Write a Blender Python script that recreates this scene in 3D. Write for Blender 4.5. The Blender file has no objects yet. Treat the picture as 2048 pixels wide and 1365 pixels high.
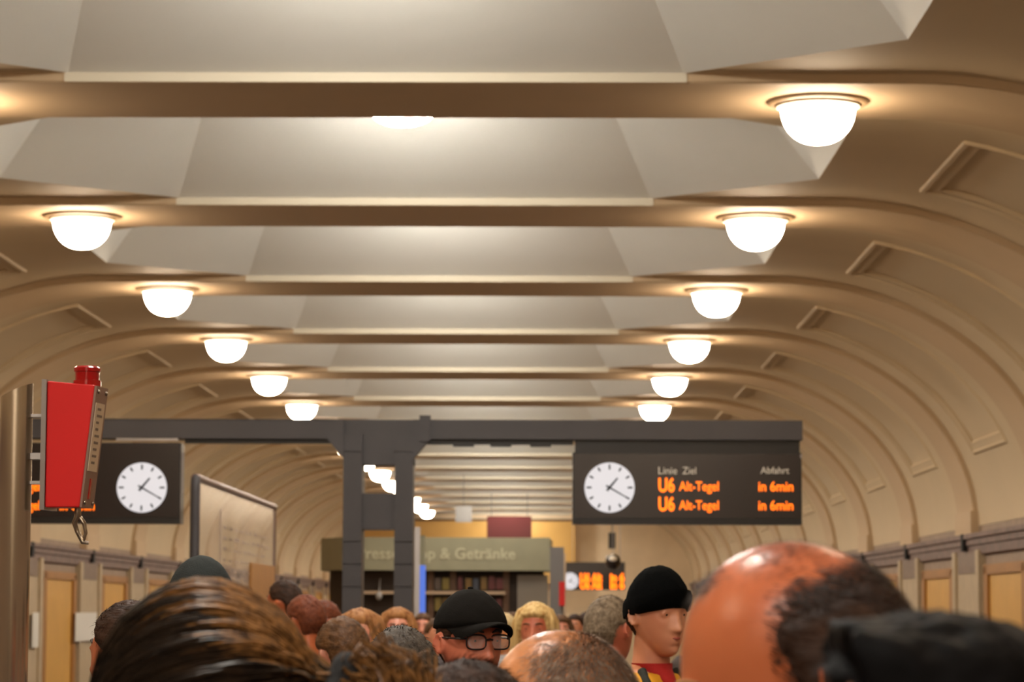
import bpy, bmesh, math, random
from mathutils import Vector, Matrix, noise
random.seed(7)
PI = math.pi
C = bpy.context.scene.collection
SC = bpy.context.scene

# ------------------------------------------------------------------ camera, world, exposure
EYE = 1.66                                   # eye height above the platform
FPX = 5616.0                                 # focal length in pixels of the 2048 px frame
ROLL = math.radians(0.2)
VPX, VPY = 1088.0, 1220.0                    # where the hall's long lines meet
_dx, _dy = VPX - 1024, VPY - 682.5
PITCH = math.atan((_dy * math.cos(ROLL) - _dx * math.sin(ROLL)) / FPX)
YAW = math.atan((_dx * math.cos(ROLL) + _dy * math.sin(ROLL)) * math.cos(PITCH) / FPX)
PCY = 682.5
cam_data = bpy.data.cameras.new('camera')
cam = bpy.data.objects.new('camera', cam_data)
C.objects.link(cam)
cam.location = (0, 0, EYE)
CAM_R = Matrix.Rotation(YAW, 3, 'Z') @ Matrix.Rotation(PI / 2 + PITCH, 3, 'X') @ Matrix.Rotation(ROLL, 3, 'Z')
cam.rotation_euler = CAM_R.to_euler()
cam_data.sensor_width = 36.0
cam_data.lens = FPX / 2048 * 36.0
cam_data.clip_start = 0.05
cam_data.dof.use_dof = True
cam_data.dof.focus_distance = 5.5
cam_data.dof.aperture_fstop = 11.0
cam_data.dof.aperture_blades = 7
SC.camera = cam

world = bpy.data.worlds.new('world')
SC.world = world
world.use_nodes = True
world.node_tree.nodes['Background'].inputs[0].default_value = (1.0, 0.85, 0.66, 1)
world.node_tree.nodes['Background'].inputs[1].default_value = 0.0
SC.view_settings.view_transform = 'Standard'
SC.view_settings.look = 'None'
SC.view_settings.gamma = 1.0
SC.view_settings.use_curve_mapping = False
SC.view_settings.exposure = 0.40
LAMP_POWER = 35.0
COFFER_POWER = 145.0

FWD, RIGHT, UP = CAM_R @ Vector((0, 0, -1)), CAM_R @ Vector((1, 0, 0)), CAM_R @ Vector((0, 1, 0))


def at(px, py, Y):
    """World point at distance Y down the hall that the photograph shows at pixel (px, py)."""
    d = FWD + RIGHT * ((px - 1024) / FPX) - UP * ((py - PCY) / FPX)
    t = Y / d.y
    return Vector((d.x * t, Y, EYE + d.z * t))


# ------------------------------------------------------------------ materials
def lin(c):
    return tuple(((v / 255) / 12.92 if v / 255 <= 0.04045 else ((v / 255 + 0.055) / 1.055) ** 2.4) for v in c) + (1,)


def mat(name, rgb, rough=0.6, metal=0.0, var=0.0, scale=6.0, bump=0.0, bscale=60.0, sub=0.0, spec=0.5, stretch=None, rgb2=None):
    m = bpy.data.materials.new(name)
    m.use_nodes = True
    nt = m.node_tree
    b = nt.nodes['Principled BSDF']
    b.inputs['Roughness'].default_value = rough
    b.inputs['Metallic'].default_value = metal
    b.inputs['Specular IOR Level'].default_value = spec
    c = lin(rgb)
    b.inputs['Base Color'].default_value = c
    if sub:
        b.inputs['Subsurface Weight'].default_value = sub
        b.inputs['Subsurface Radius'].default_value = (0.012, 0.005, 0.003)
        b.inputs['Subsurface Scale'].default_value = 1.0
    tc = None
    if var or bump or rgb2:
        tc = nt.nodes.new('ShaderNodeTexCoord')
        src = tc.outputs['Object']
        if stretch:
            mp = nt.nodes.new('ShaderNodeMapping')
            mp.inputs['Scale'].default_value = stretch
            nt.links.new(src, mp.inputs[0])
            src = mp.outputs[0]
    if var or rgb2:
        n = nt.nodes.new('ShaderNodeTexNoise')
        n.inputs['Scale'].default_value = scale
        n.inputs['Detail'].default_value = 5
        nt.links.new(src, n.inputs['Vector'])
        r = nt.nodes.new('ShaderNodeValToRGB')
        r.color_ramp.elements[0].position = 0.3
        r.color_ramp.elements[1].position = 0.7
        if rgb2:
            r.color_ramp.elements[0].color = c
            r.color_ramp.elements[1].color = lin(rgb2)
        else:
            r.color_ramp.elements[0].color = tuple(v * (1 - var) for v in c[:3]) + (1,)
            r.color_ramp.elements[1].color = tuple(min(1, v * (1 + var)) for v in c[:3]) + (1,)
        nt.links.new(n.outputs['Fac'], r.inputs[0])
        nt.links.new(r.outputs[0], b.inputs['Base Color'])
    if bump:
        n2 = nt.nodes.new('ShaderNodeTexNoise')
        n2.inputs['Scale'].default_value = bscale
        n2.inputs['Detail'].default_value = 4
        nt.links.new(src, n2.inputs['Vector'])
        bp = nt.nodes.new('ShaderNodeBump')
        bp.inputs['Strength'].default_value = bump
        bp.inputs['Distance'].default_value = 0.01
        nt.links.new(n2.outputs['Fac'], bp.inputs['Height'])
        nt.links.new(bp.outputs[0], b.inputs['Normal'])
    return m


def glow(name, rgb, strength, base=(240, 240, 240)):
    m = mat(name, base, 0.4)
    b = m.node_tree.nodes['Principled BSDF']
    b.inputs['Emission Color'].default_value = lin(rgb)
    b.inputs['Emission Strength'].default_value = strength
    return m


M = {
    'lip': mat('lit rib lip', (212, 202, 180), 0.75),  # rib plaster as lit from the coffer, brightness put into the colour
    'coffer': mat('off white coffer plaster', (242, 240, 232), 0.75, var=0.02, scale=1.2, bump=0.04, bscale=40),
    'plaster': mat('cream plaster', (202, 181, 147), 0.75, var=0.03, scale=1.2, bump=0.05, bscale=40),
    'rib': mat('cream rib plaster', (193, 167, 133), 0.7, var=0.03, scale=1.5, bump=0.05, bscale=40),
    'cornice': mat('brown stone cornice', (112, 88, 80), 0.6, var=0.35, scale=7, bump=0.15),
    'slot': mat('black joint', (16, 12, 10), 0.8),
    'pilaster': mat('pale stone pilaster', (180, 160, 130), 0.6, var=0.08, scale=5),
    'plaque': mat('brown ceramic plaque', (116, 94, 80), 0.5, var=0.2, scale=14),
    'yellow': mat('yellow glazed wall panel', (208, 158, 74), 0.5, var=0.05, scale=3),
    'ochre': mat('ochre panel frame', (160, 108, 44), 0.5, var=0.08, scale=4),
    'wall': mat('brown stone wall', (150, 128, 108), 0.65, var=0.15, scale=5),
    'endcream': mat('cream end wall', (226, 204, 170), 0.7, var=0.05, scale=2),
    'endyellow': mat('yellow tiled band', (200, 156, 84), 0.5, var=0.04, scale=2),
    'floor': mat('grey granite platform', (84, 74, 66), 0.5, var=0.12, scale=30),
    'track': mat('dark ballast', (46, 42, 38), 0.9, var=0.4, scale=30, bump=0.4),
    'steel': mat('dark grey painted steel', (64, 62, 66), 0.5, var=0.06, scale=4),
    'steel2': mat('lighter grey painted steel', (104, 100, 98), 0.5, var=0.05, scale=4),
    'black': mat('black painted metal', (20, 16, 16), 0.4),
    'signface': mat('dark brown display face', (34, 25, 25), 0.25),
    'signwhite': mat('white sign lettering', (225, 222, 215), 0.5),
    'chrome': mat('brushed stainless steel', (176, 166, 154), 0.16, 1.0),
    'alu': mat('pale aluminium', (176, 172, 172), 0.35, 1.0),
    'red': mat('red painted housing', (204, 5, 4), 0.5, var=0.03),
    'redlens': mat('red lamp lens', (150, 6, 10), 0.12),
    'labelcream': mat('cream label strip', (206, 186, 160), 0.5),
    'labelbrown': mat('grey bronze label face', (136, 106, 92), 0.5),
    'ink': mat('faded dark ink', (120, 104, 92), 0.6),
    'faint': mat('faint grey print', (150, 130, 114), 0.6),
    'lampring': mat('bronze lamp ring', (150, 124, 92), 0.45),
    'lampcollar': mat('cream lamp collar', (232, 222, 204), 0.5),
    'dome': glow('warm opal glass lit', (255, 230, 198), LAMP_POWER),
    'cofferdome': glow('white opal glass lit', (255, 249, 238), COFFER_POWER),
    'clock': glow('backlit clock face', (250, 246, 250), 0.52, (120, 120, 122)),
    'led': glow('orange led text', (255, 106, 6), 2.2, (60, 20, 4)),
    'bluescreen': glow('blue lit panel', (88, 128, 235), 0.55, (40, 60, 120)),
    'kiosk': mat('grey green kiosk fascia', (132, 128, 104), 0.5, var=0.06, scale=3),
    'kioskdark': mat('dark kiosk interior', (52, 38, 26), 0.7, var=0.2),
    'kioskletter': mat('pale kiosk lettering', (174, 168, 140), 0.5),
    'shelfpale': mat('pale counter edge', (176, 150, 122), 0.5),
    'wood': mat('brown counter panel', (96, 68, 46), 0.6, var=0.2),
    'maroon': mat('dark red box', (78, 18, 16), 0.5),
    'white': mat('white painted sheet', (146, 142, 138), 0.5),
    'doorgrey': mat('grey steel door', (136, 128, 118), 0.45),
    'bronze': mat('brown bronze bar', (120, 96, 86), 0.4, 0.3),
}
M['pole'] = mat('brushed steel pole', (196, 184, 168), 0.22, 1.0)
M['pole'].node_tree.nodes['Principled BSDF'].inputs['Anisotropic'].default_value = 0.8
_nt = M['pole'].node_tree
_tg = _nt.nodes.new('ShaderNodeTangent')
_tg.direction_type = 'RADIAL'
_tg.axis = 'Z'
_nt.links.new(_tg.outputs[0], _nt.nodes['Principled BSDF'].inputs['Tangent'])
_nt.nodes['Principled BSDF'].inputs['Anisotropic Rotation'].default_value = 0.0
g = bpy.data.materials.new('hazy clear glass')
g.use_nodes = True
gn = g.node_tree
gb = gn.nodes['Principled BSDF']
gb.inputs['Base Color'].default_value = lin((206, 186, 166))
gb.inputs['Roughness'].default_value = 0.2
gb.inputs['Alpha'].default_value = 0.3
M['glass'] = g


# ------------------------------------------------------------------ mesh helpers
class MB:
    def __init__(self):
        self.v, self.f = [], []

    def add(self, vs, fs):
        o = len(self.v)
        self.v += [Vector(p) for p in vs]
        self.f += [tuple(i + o for i in f) for f in fs]
        return self

    def box(self, c, s, rz=0.0):
        c = Vector(c)
        R = Matrix.Rotation(rz, 3, 'Z')
        vs = [c + R @ Vector((x * s[0] / 2, y * s[1] / 2, z * s[2] / 2)) for x in (-1, 1) for y in (-1, 1) for z in (-1, 1)]
        return self.add(vs, [(0, 1, 3, 2), (4, 6, 7, 5), (0, 4, 5, 1), (2, 3, 7, 6), (0, 2, 6, 4), (1, 5, 7, 3)])

    def bounds(self, x0, x1, y0, y1, z0, z1):
        return self.box(((x0 + x1) / 2, (y0 + y1) / 2, (z0 + z1) / 2), (x1 - x0, y1 - y0, z1 - z0))

    def loft(self, rings, cap=True, closed=True):
        n = len(rings[0])
        vs = [p for r in rings for p in r]
        fs = []
        for i in range(len(rings) - 1):
            for k in range(n if closed else n - 1):
                a, b = i * n + k, i * n + (k + 1) % n
                fs.append((a, b, b + n, a + n))
        if cap:
            fs.append(tuple(reversed(range(n))))
            fs.append(tuple(range((len(rings) - 1) * n, len(rings) * n)))
        return self.add(vs, fs)

    def tube(self, pts, rad, n=12, cap=True):
        pts = [Vector(p) for p in pts]
        rs = rad if isinstance(rad, (list, tuple)) else [rad] * len(pts)
        rings = []
        up = Vector((0, 0, 1))
        prev = None
        for i, p in enumerate(pts):
            t = (pts[min(i + 1, len(pts) - 1)] - pts[max(i - 1, 0)]).normalized()
            if prev is None:
                a = t.cross(up if abs(t.z) < 0.95 else Vector((0, 1, 0))).normalized()
            else:
                a = (prev - t * prev.dot(t)).normalized()
            prev = a
            b = t.cross(a)
            rings.append([p + a * (rs[i] * math.cos(2 * PI * k / n)) + b * (rs[i] * math.sin(2 * PI * k / n)) for k in range(n)])
        return self.loft(rings, cap)

    def lathe(self, prof, c=(0, 0, 0), n=32, cap=True):
        c = Vector(c)
        rings = [[c + Vector((r * math.cos(2 * PI * k / n), r * math.sin(2 * PI * k / n), z)) for k in range(n)] for r, z in prof]
        return self.loft(rings, cap)

    def disc(self, c, r, axis_y=True, n=40, t=0.01):
        c = Vector(c)
        rings = [[c + Vector((r * math.cos(2 * PI * k / n), dy, r * math.sin(2 * PI * k / n))) for k in range(n)] for dy in (-t / 2, t / 2)]
        return self.loft(rings)

    def prism(self, poly, axis, a, b):
        """poly of (p,q) swept along axis: 'y' -> (x,z), 'x' -> (y,z), 'z' -> (x,y)."""
        def mk(p, s):
            return {'y': Vector((p[0], s, p[1])), 'x': Vector((s, p[0], p[1])), 'z': Vector((p[0], p[1], s))}[axis]
        return self.loft([[mk(p, a) for p in poly], [mk(p, b) for p in poly]])

    def ellipsoid(self, c, r, n=16, m=10):
        c = Vector(c)
        rings = []
        for i in range(m + 1):
            th = PI * (0.02 + 0.96 * i / m)
            rings.append([c + Vector((r[0] * math.sin(th) * math.cos(2 * PI * k / n), r[1] * math.sin(th) * math.sin(2 * PI * k / n), -r[2] * math.cos(th))) for k in range(n)])
        return self.loft(rings)

    def mesh(self, name, loc=(0, 0, 0), smooth=None):
        loc = Vector(loc)
        me = bpy.data.meshes.new(name)
        me.from_pydata([tuple(p - loc) for p in self.v], [], self.f)
        bm = bmesh.new()
        bm.from_mesh(me)
        bmesh.ops.recalc_face_normals(bm, faces=bm.faces)
        bm.to_mesh(me)
        bm.free()
        if smooth is not None:
            me.shade_smooth()
            me.set_sharp_from_angle(angle=math.radians(smooth))
        return me

    def build(self, name, m, parent=None, smooth=None, origin=None):
        loc = origin if origin is not None else (parent_origin(parent) if parent else (0, 0, 0))
        me = self.mesh(name, loc, smooth)
        me.materials.append(m)
        o = bpy.data.objects.new(name, me)
        C.objects.link(o)
        if parent:
            o.parent = parent
        else:
            o.location = loc
        return o


def parent_origin(p):
    v = Vector((0, 0, 0))
    while p is not None:
        v += Vector(p.location)
        p = p.parent
    return v


def tag(o, label, cat, group=None):
    o['label'] = label
    o['category'] = cat
    if group:
        o['group'] = group
    return o


def thing(name, label, cat, loc, group=None, rz=0):
    o = bpy.data.objects.new(name, None)
    o.empty_display_size = 0.1
    C.objects.link(o)
    o.location = loc
    o.rotation_euler = (0, 0, rz)
    return tag(o, label, cat, group)


def struct(o):
    o['kind'] = 'structure'
    return o


def copy_tree(o, parent=None):
    c = o.copy()
    C.objects.link(c)
    c.parent = parent
    for ch in list(o.children):
        copy_tree(ch, c)
    return c


def text_mesh(body, size, name='lettering', depth=0.002, sx=1.0, align='LEFT', bold=0.0):
    cu = bpy.data.curves.new(name, 'FONT')
    cu.body = body
    cu.size = size
    cu.extrude = depth
    cu.align_x = align
    cu.offset = bold
    cu.resolution_u = 3
    o = bpy.data.objects.new(name, cu)
    C.objects.link(o)
    bpy.context.view_layer.update()
    me = bpy.data.meshes.new_from_object(o.evaluated_get(bpy.context.evaluated_depsgraph_get()))
    bpy.data.objects.remove(o)
    me.transform(Matrix.Diagonal((sx, 1, 1, 1)))
    return me


def put_text(body, size, m, parent, pos, name='lettering', fit_w=None, **k):
    """Lettering standing upright, facing the camera end of the hall, its baseline's left end at world pos."""
    me = text_mesh(body, size, name, **k)
    if fit_w:
        xs = [v.co.x for v in me.vertices]
        s = fit_w / (max(xs) - min(xs))
        x0 = min(xs)
        me.transform(Matrix.Diagonal((s, 1, 1, 1)) @ Matrix.Translation((-x0, 0, 0)))
    me.materials.clear()
    me.materials.append(m)
    o = bpy.data.objects.new(name, me)
    C.objects.link(o)
    o.parent = parent
    o.location = Vector(pos) - parent_origin(parent)
    o.rotation_euler = (PI / 2, 0, 0)
    return o


# ------------------------------------------------------------------ hall: vault, ribs, coffers, walls
XC = -0.95                     # centre line of the hall
KY = 2.4                       # metres along the hall per unit of the first survey
ROW0, STEP = 6.68 * KY, 2.0 * KY
HALF = 0.235 * KY                   # half width of a rib
Y_FRONT, Y_END = -44.0, 36.45 * KY
RISE = 0.055                   # vault surface above the ribs' underside
Z_FLAT = 2.928


def rib_curve(s_phi):
    """Underside of a rib past the flat: angle 0..90 deg -> (distance from the centre line, height over the eye)."""
    return 3.0 + 2.5 * math.sin(s_phi), 0.9 + 2.028 * math.cos(s_phi)


def vault_curve(phi, off=0.0):
    s, z = rib_curve(phi)
    nx, nz = math.sin(phi) / 2.5, math.cos(phi) / 2.028
    l = math.hypot(nx, nz)
    return s + (RISE + off) * nx / l, z + (RISE + off) * nz / l


# arc length table
PH = [math.radians(90 * i / 400) for i in range(401)]
AL = [0.0]
for i in range(400):
    a, b = rib_curve(PH[i]), rib_curve(PH[i + 1])
    AL.append(AL[-1] + math.hypot(b[0] - a[0], b[1] - a[1]))


def arc(phi):
    return AL[min(400, max(0, int(round(phi / (PI / 2) * 400))))]


def phi_of(al):
    for i in range(401):
        if AL[i] >= al:
            return PH[i]
    return PH[400]


A1, A2 = arc(math.asin(0.56 / 2.5)), arc(math.acos((1.60 - 0.9) / 2.028))
PY = 0.43 * KY                     # half length of the side panels along the hall


def panel_off(d):
    """How far outward the vault surface sits, d inside the panel's edge."""
    pts = [(-0.012, 0), (0.0, -0.02), (0.02, -0.02), (0.032, 0), (0.115, 0.0), (0.12, 0.03), (9, 0.03)]
    if d <= pts[0][0]:
        return 0
    for (d0, o0), (d1, o1) in zip(pts, pts[1:]):
        if d <= d1:
            return o0 + (o1 - o0) * (d - d0) / (d1 - d0)
    return 0.03


EDGE = [-0.012, 0.0, 0.02, 0.032, 0.115, 0.12]
Z_TOP = Z_FLAT + RISE
COF_H = 0.43


def build_bay(mb, cofs, y0, y1):
    ym = (y0 + y1) / 2
    h = (y1 - y0) / 2
    ys = sorted({-h, h} | {-PY + e for e in EDGE} | {PY - e for e in EDGE})
    als = sorted({arc(math.radians(90 * i / 28)) for i in range(29)} | {A1 + e for e in EDGE} | {A2 - e for e in EDGE})
    for sg in (-1, 1):
        vs = []
        for al in als:
            ph = phi_of(al)
            for y in ys:
                d = min(al - A1, A2 - al, y + PY, PY - y)
                s, z = vault_curve(ph, panel_off(d))
                vs.append((XC + sg * s, ym + y, EYE + z))
        n = len(ys)
        fs = [(i * n + k, i * n + k + 1, (i + 1) * n + k + 1, (i + 1) * n + k) for i in range(len(als) - 1) for k in range(n - 1)]
        mb.add(vs, fs)
    zt = EYE + Z_TOP
    q = 0.37 * KY
    O = [(-1.72, -h), (1.72, -h), (2.85, -q), (2.85, q), (1.72, h), (-1.72, h), (-2.85, q), (-2.85, -q)]
    I = [(-1.44, -.86), (1.44, -.86), (2.40, -.34), (2.40, .34), (1.44, .86), (-1.44, .86), (-2.40, .34), (-2.40, -.34)]
    vs = [(XC + x, ym + y, zt) for x, y in O] + [(XC + x, ym + y, zt + COF_H) for x, y in I]
    cb = MB().add(vs[8:], [tuple(range(8))])
    N = 8
    for i in range(8):
        a_, b_, c_, d_ = (Vector(vs[k]) for k in (i, (i + 1) % 8, 8 + (i + 1) % 8, 8 + i))
        g_ = [a_.lerp(b_, p / N).lerp(d_.lerp(c_, p / N), q_ / N) for q_ in range(N + 1) for p in range(N + 1)]
        cb.add(g_, [(r * (N + 1) + p, r * (N + 1) + p + 1, (r + 1) * (N + 1) + p + 1, (r + 1) * (N + 1) + p) for r in range(N) for p in range(N)])
    for sg in (-1, 1):      # rib's side face, coffer light on it put in as a paler strip
        lips.append(MB().bounds(XC - 1.74, XC + 1.74, *sorted((ym + sg * (h - .006), ym + sg * (h + .002))), zt - RISE + .004, zt + .002))
    cofs.append(cb)
    for sg in (-1, 1):
        for t in (-1, 1):
            mb.add([(XC + sg * x, ym + t * y, zt) for x, y in ((1.72, h), (3.0, h), (3.0, q), (2.85, q))], [(0, 1, 2, 3)])
        mb.add([(XC + sg * x, ym + y, zt) for x, y in ((2.85, q), (3.0, q), (3.0, -q), (2.85, -q))], [(0, 1, 2, 3)])


rows = [ROW0 + STEP * j for j in range(-12, 15)]
ceil = MB()
cofs = []
lips = []
edges = [Y_FRONT] + rows + [Y_END + HALF]
for a, b in zip(edges, edges[1:]):
    if b - a > 2.0:
        build_bay(ceil, cofs, a + HALF if a != Y_FRONT else a, b - HALF)
    else:
        # short end bay: plain flat
        pass
ceil_o = ceil.build('ceiling', M['plaster'], smooth=9)
struct(ceil_o)
for c in lips:
    c.build('lit_rib_lip', M['lip'], ceil_o)
for c in cofs:
    c.build('coffer', M['coffer'], ceil_o, smooth=9)
# thin outer skin so no gap opens above the ribs
sk = MB()
prof = [(XC - 5.75, 0.6)] + [(XC - vault_curve(math.radians(90 - 90 * i / 20), 0.25)[0], vault_curve(math.radians(90 - 90 * i / 20), 0.25)[1]) for i in range(21)]
prof += [(2 * XC - x, z) for x, z in reversed(prof)]
prof = [(x, EYE + z + (0.35 if abs(x - XC) < 3.2 else 0)) for x, z in prof]
sk.loft([[(x, y, z) for x, z in prof] for y in (Y_FRONT - .2, Y_END + .4)], cap=False, closed=False)
struct(sk.build('ceiling_outer', M['plaster'], ceil_o))

rib_mesh = MB()
half_prof = [rib_curve(math.radians(90 * i / 32)) for i in range(33)] + [(5.5, 0.80)]
under = [(XC - s, EYE + z) for s, z in reversed(half_prof)] + [(XC + s, EYE + z) for s, z in half_prof]


def rib_ring(off, y):
    out = []
    for sg, seq in ((-1, list(reversed(range(34)))), (1, list(range(34)))):
        for i in seq:
            if i == 33:
                s, z = 5.5 + off, 0.80
            else:
                ph = math.radians(90 * i / 32)
                s, z = rib_curve(ph)
                nx, nz = math.sin(ph) / 2.5, math.cos(ph) / 2.028
                l = math.hypot(nx, nz)
                s, z = s + off * nx / l, z + off * nz / l
            out.append((XC + sg * s, y, EYE + z))
    return out


# section of a rib, going round: (outward offset, along hall)
sec = [(0.10, -HALF), (0.012, -HALF), (0.0, -HALF + 0.012), (0.0, HALF - 0.012), (0.012, HALF), (0.10, HALF)]
rings = [rib_ring(o, y) for o, y in sec]
rib_mesh.loft(rings, cap=False, closed=False)
for sg in (-1, 1):      # foot block of the rib
    rib_mesh.bounds(*(sorted((XC + sg * 5.47, XC + sg * 5.6))), -HALF - .01, HALF + .01, EYE + 0.80, EYE + 1.06)
rib_me = rib_mesh.mesh('trim', smooth=25)
rib_me.materials.append(M['rib'])
for i, y in enumerate(rows):
    o = bpy.data.objects.new('trim_%d' % (i + 1), rib_me)
    C.objects.link(o)
    o.location = (0, y, 0)
    struct(o)

# side walls with cornice, pilasters and yellow panels
ZB = -2.75                                   # foot of the side walls below the eye (track level)
for side, sg in (('left', -1), ('right', 1)):
    xw = XC + sg * 5.56
    w = MB()
    w.bounds(*(sorted((xw, xw + sg * 0.25))), Y_FRONT, Y_END, EYE + ZB, EYE + 0.95)
    wall = struct(w.build('wall_' + side, M['wall']))
    c = MB()
    pf = [(0, .82), (-.10, .82), (-.10, .77), (-.07, .76), (-.07, .70), (-.05, .69), (-.05, .60), (0, .58)]
    c.prism([(xw + sg * x, EYE + z) for x, z in pf], 'y', Y_FRONT, Y_END)
    cor = c.build('cornice', M['cornice'], wall)
    pil = pan = None
    for i, y in enumerate(rows):
        if y < 14:
            continue
        if pil is None:
            p = MB()
            p.bounds(*(sorted((xw, xw - sg * .045))), -.90, .90, EYE + ZB, EYE + .60)
            for t in (-1, 1):
                p.bounds(*(sorted((xw, xw - sg * .075))), t * .84 - .11, t * .84 + .11, EYE + ZB, EYE + .64)
            pil = p.build('pilaster', M['pilaster'], wall, origin=(0, 0, 0))
            q = MB()
            q.bounds(*(sorted((xw, xw - sg * .055))), -.62, .62, EYE + .40, EYE + .63)
            q.build('plaque', M['plaque'], pil, origin=(0, 0, 0))
            j = MB()
            j.bounds(*(sorted((xw, xw - sg * .105))), -.08, .08, EYE + .64, EYE + .825)
            j.build('joint', M['slot'], pil, origin=(0, 0, 0))
            pil.location.y = y
            p = MB()
            p.bounds(*(sorted((xw, xw - sg * .02))), -1.05, 1.05, EYE - 1.9, EYE + .40)
            pan = p.build('wall_panel', M['yellow'], wall, origin=(0, 0, 0))
            q = MB()
            for t in (-1, 1):
                q.bounds(*(sorted((xw, xw - sg * .05))), t * 1.16 - .12, t * 1.16 + .12, EYE - 1.95, EYE + .46)
            q.bounds(*(sorted((xw, xw - sg * .05))), -1.28, 1.28, EYE + .38, EYE + .48)
            q.build('panel_frame', M['ochre'], pan, origin=(0, 0, 0))
            pan.location.y = y + 2.4
        else:
            o = copy_tree(pil, wall)
            o.location.y = y
            if y + 2.4 < Y_END - 1:
                o = copy_tree(pan, wall)
                o.location.y = y + 2.4

# end walls
def hall_section(y0, y1, name, m, zb=ZB):
    pts = [(XC - 5.9, EYE + zb), (XC - 5.9, EYE + .9)]
    pts += [(XC - vault_curve(math.radians(90 - 90 * i / 20), 0.12)[0], EYE + vault_curve(math.radians(90 - 90 * i / 20), 0.12)[1]) for i in range(21)]
    pts = pts + [(2 * XC - x, z) for x, z in reversed(pts)]
    b = MB()
    b.loft([[(x, y, z) for x, z in pts] for y in (y0, y1)])
    return struct(b.build(name, m))


end = hall_section(Y_END, Y_END + .2, 'wall_end', M['endcream'])
hall_section(Y_FRONT - .2, Y_FRONT, 'wall_front', M['endcream'])
b = MB()
p0, p1 = at(700, 1042, Y_END - .5), at(1150, 1142, Y_END - .5)
b.bounds(p0.x, p1.x, Y_END - .5, Y_END, p1.z - .4, p0.z)
yb = b.build('yellow_band', M['endyellow'], end)
b = MB()
b.bounds(p0.x, p1.x, Y_END - .52, Y_END, p0.z, p0.z + .07)
b.build('coping', M['wood'], end)

# platform and track bed
b = MB()
b.bounds(-4.25, 2.35, Y_FRONT, Y_END, -0.25, 0)
struct(b.build('floor', M['floor']))
b = MB()
b.bounds(XC - 5.8, XC + 5.8, Y_FRONT, Y_END, EYE + ZB - .2, EYE + ZB + .02)
struct(b.build('floor_track', M['track']))
b = MB()
for x0, x1 in ((-4.15, -4.0), (2.1, 2.25)):
    b = MB()
    b.bounds(x0, x1, Y_FRONT, Y_END, EYE + ZB + .02, -.25)
    struct(b.build('wall_platform', M['wall']))

# ------------------------------------------------------------------ lamps
def lamp_proto(name, dome_mat, label, cat):
    t = thing(name, label, cat, (0, 0, 0))
    MB().lathe([(0.29, 0.0), (0.29, -.012), (0.275, -.022), (0.25, -.022), (0.245, -.008), (0.235, -.008), (0.235, 0)], n=48).build('mounting_ring', M['lampring'], t, 40)
    MB().lathe([(0.242, 0.0), (0.242, -.035), (0.228, -.042), (0.22, -.042), (0.22, 0)], n=48).build('collar', M['lampcollar'], t, 40)
    prof = [(0.217, -.036)]
    for i in range(1, 13):
        a = PI / 2 * i / 12
        prof.append((0.217 * math.cos(a) ** 0.85 if i < 12 else 0.004, -.036 - 0.215 * math.sin(a)))
    MB().lathe(prof, n=32).build('glass_dome', dome_mat, t, 60)
    return t


ORD = ['first', 'second', 'third', 'fourth', 'fifth', 'sixth', 'seventh', 'eighth', 'ninth', 'tenth', 'eleventh', 'twelfth', 'thirteenth', 'fourteenth', 'fifteenth', 'sixteenth', 'seventeenth', 'eighteenth', 'nineteenth', 'twentieth']
proto = None
for side, sx in (('right', 2.525), ('left', -2.52)):
    k = 0
    for y in rows:
        vis = y >= (14 if side == 'right' else 19)
        if vis:
            k += 1
            lab = 'lit opal dome lamp, %s from the front in the %s row of the vault' % (ORD[k - 1], side)
        else:
            lab = 'lit opal dome lamp overhead, nearer than the visible lamps of the %s row' % side
        if proto is None:
            proto = o = lamp_proto('ceiling_lamp', M['dome'], lab, 'ceiling lamp')
        else:
            o = copy_tree(proto)
        o['label'] = lab
        o['group'] = 'dome lamps of the %s row' % side if vis else 'dome lamps overhead out of the picture'
        o.location = (XC + sx, y, EYE + Z_FLAT)
cproto = None
mids = [r + 2.4 for r in rows if -7 < r + 2.4 < Y_END - 1.6]
for i, y in enumerate(mids):
    if cproto is None:
        cproto = o = thing('coffer_lamp', '', 'ceiling lamp', (0, 0, 0))
        MB().lathe([(0.12, .030), (0.12, 0.0), (0.28, 0.0), (0.28, -.02), (0.262, -.06), (0.246, -.075), (0.241, -.075), (0.241, 0)], n=40).build('collar', M['lampcollar'], o, 40)  # deep skirt added to hold the dome's glow off the upper coffer faces
        prof = [(0.24, -.03)] + [((0.24 * math.cos(PI / 2 * q / 8) ** .8 if q < 8 else .004), -.03 - .155 * math.sin(PI / 2 * q / 8)) for q in range(1, 9)]
        MB().lathe(prof, n=32).build('glass_dome', M['cofferdome'], o, 60)
    else:
        o = copy_tree(cproto)
    if abs(y - 7.68 * KY) < .1:
        o['label'] = 'lit white lamp peeping out of the middle coffer at top centre'
    else:
        o['label'] = 'lit white lamp set inside a ceiling coffer, hidden by the rib before it'
    o['group'] = 'lamps in the ceiling coffers'
    o.location = (XC, y, EYE + Z_TOP + COF_H - .030)

# ------------------------------------------------------------------ steel portal with departure boards
YP = 9.4 * KY


def X(px, Y=YP):
    return at(px, 1000, Y).x


def Z(py, Y=YP):
    return at(1000, py, Y).z


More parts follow.
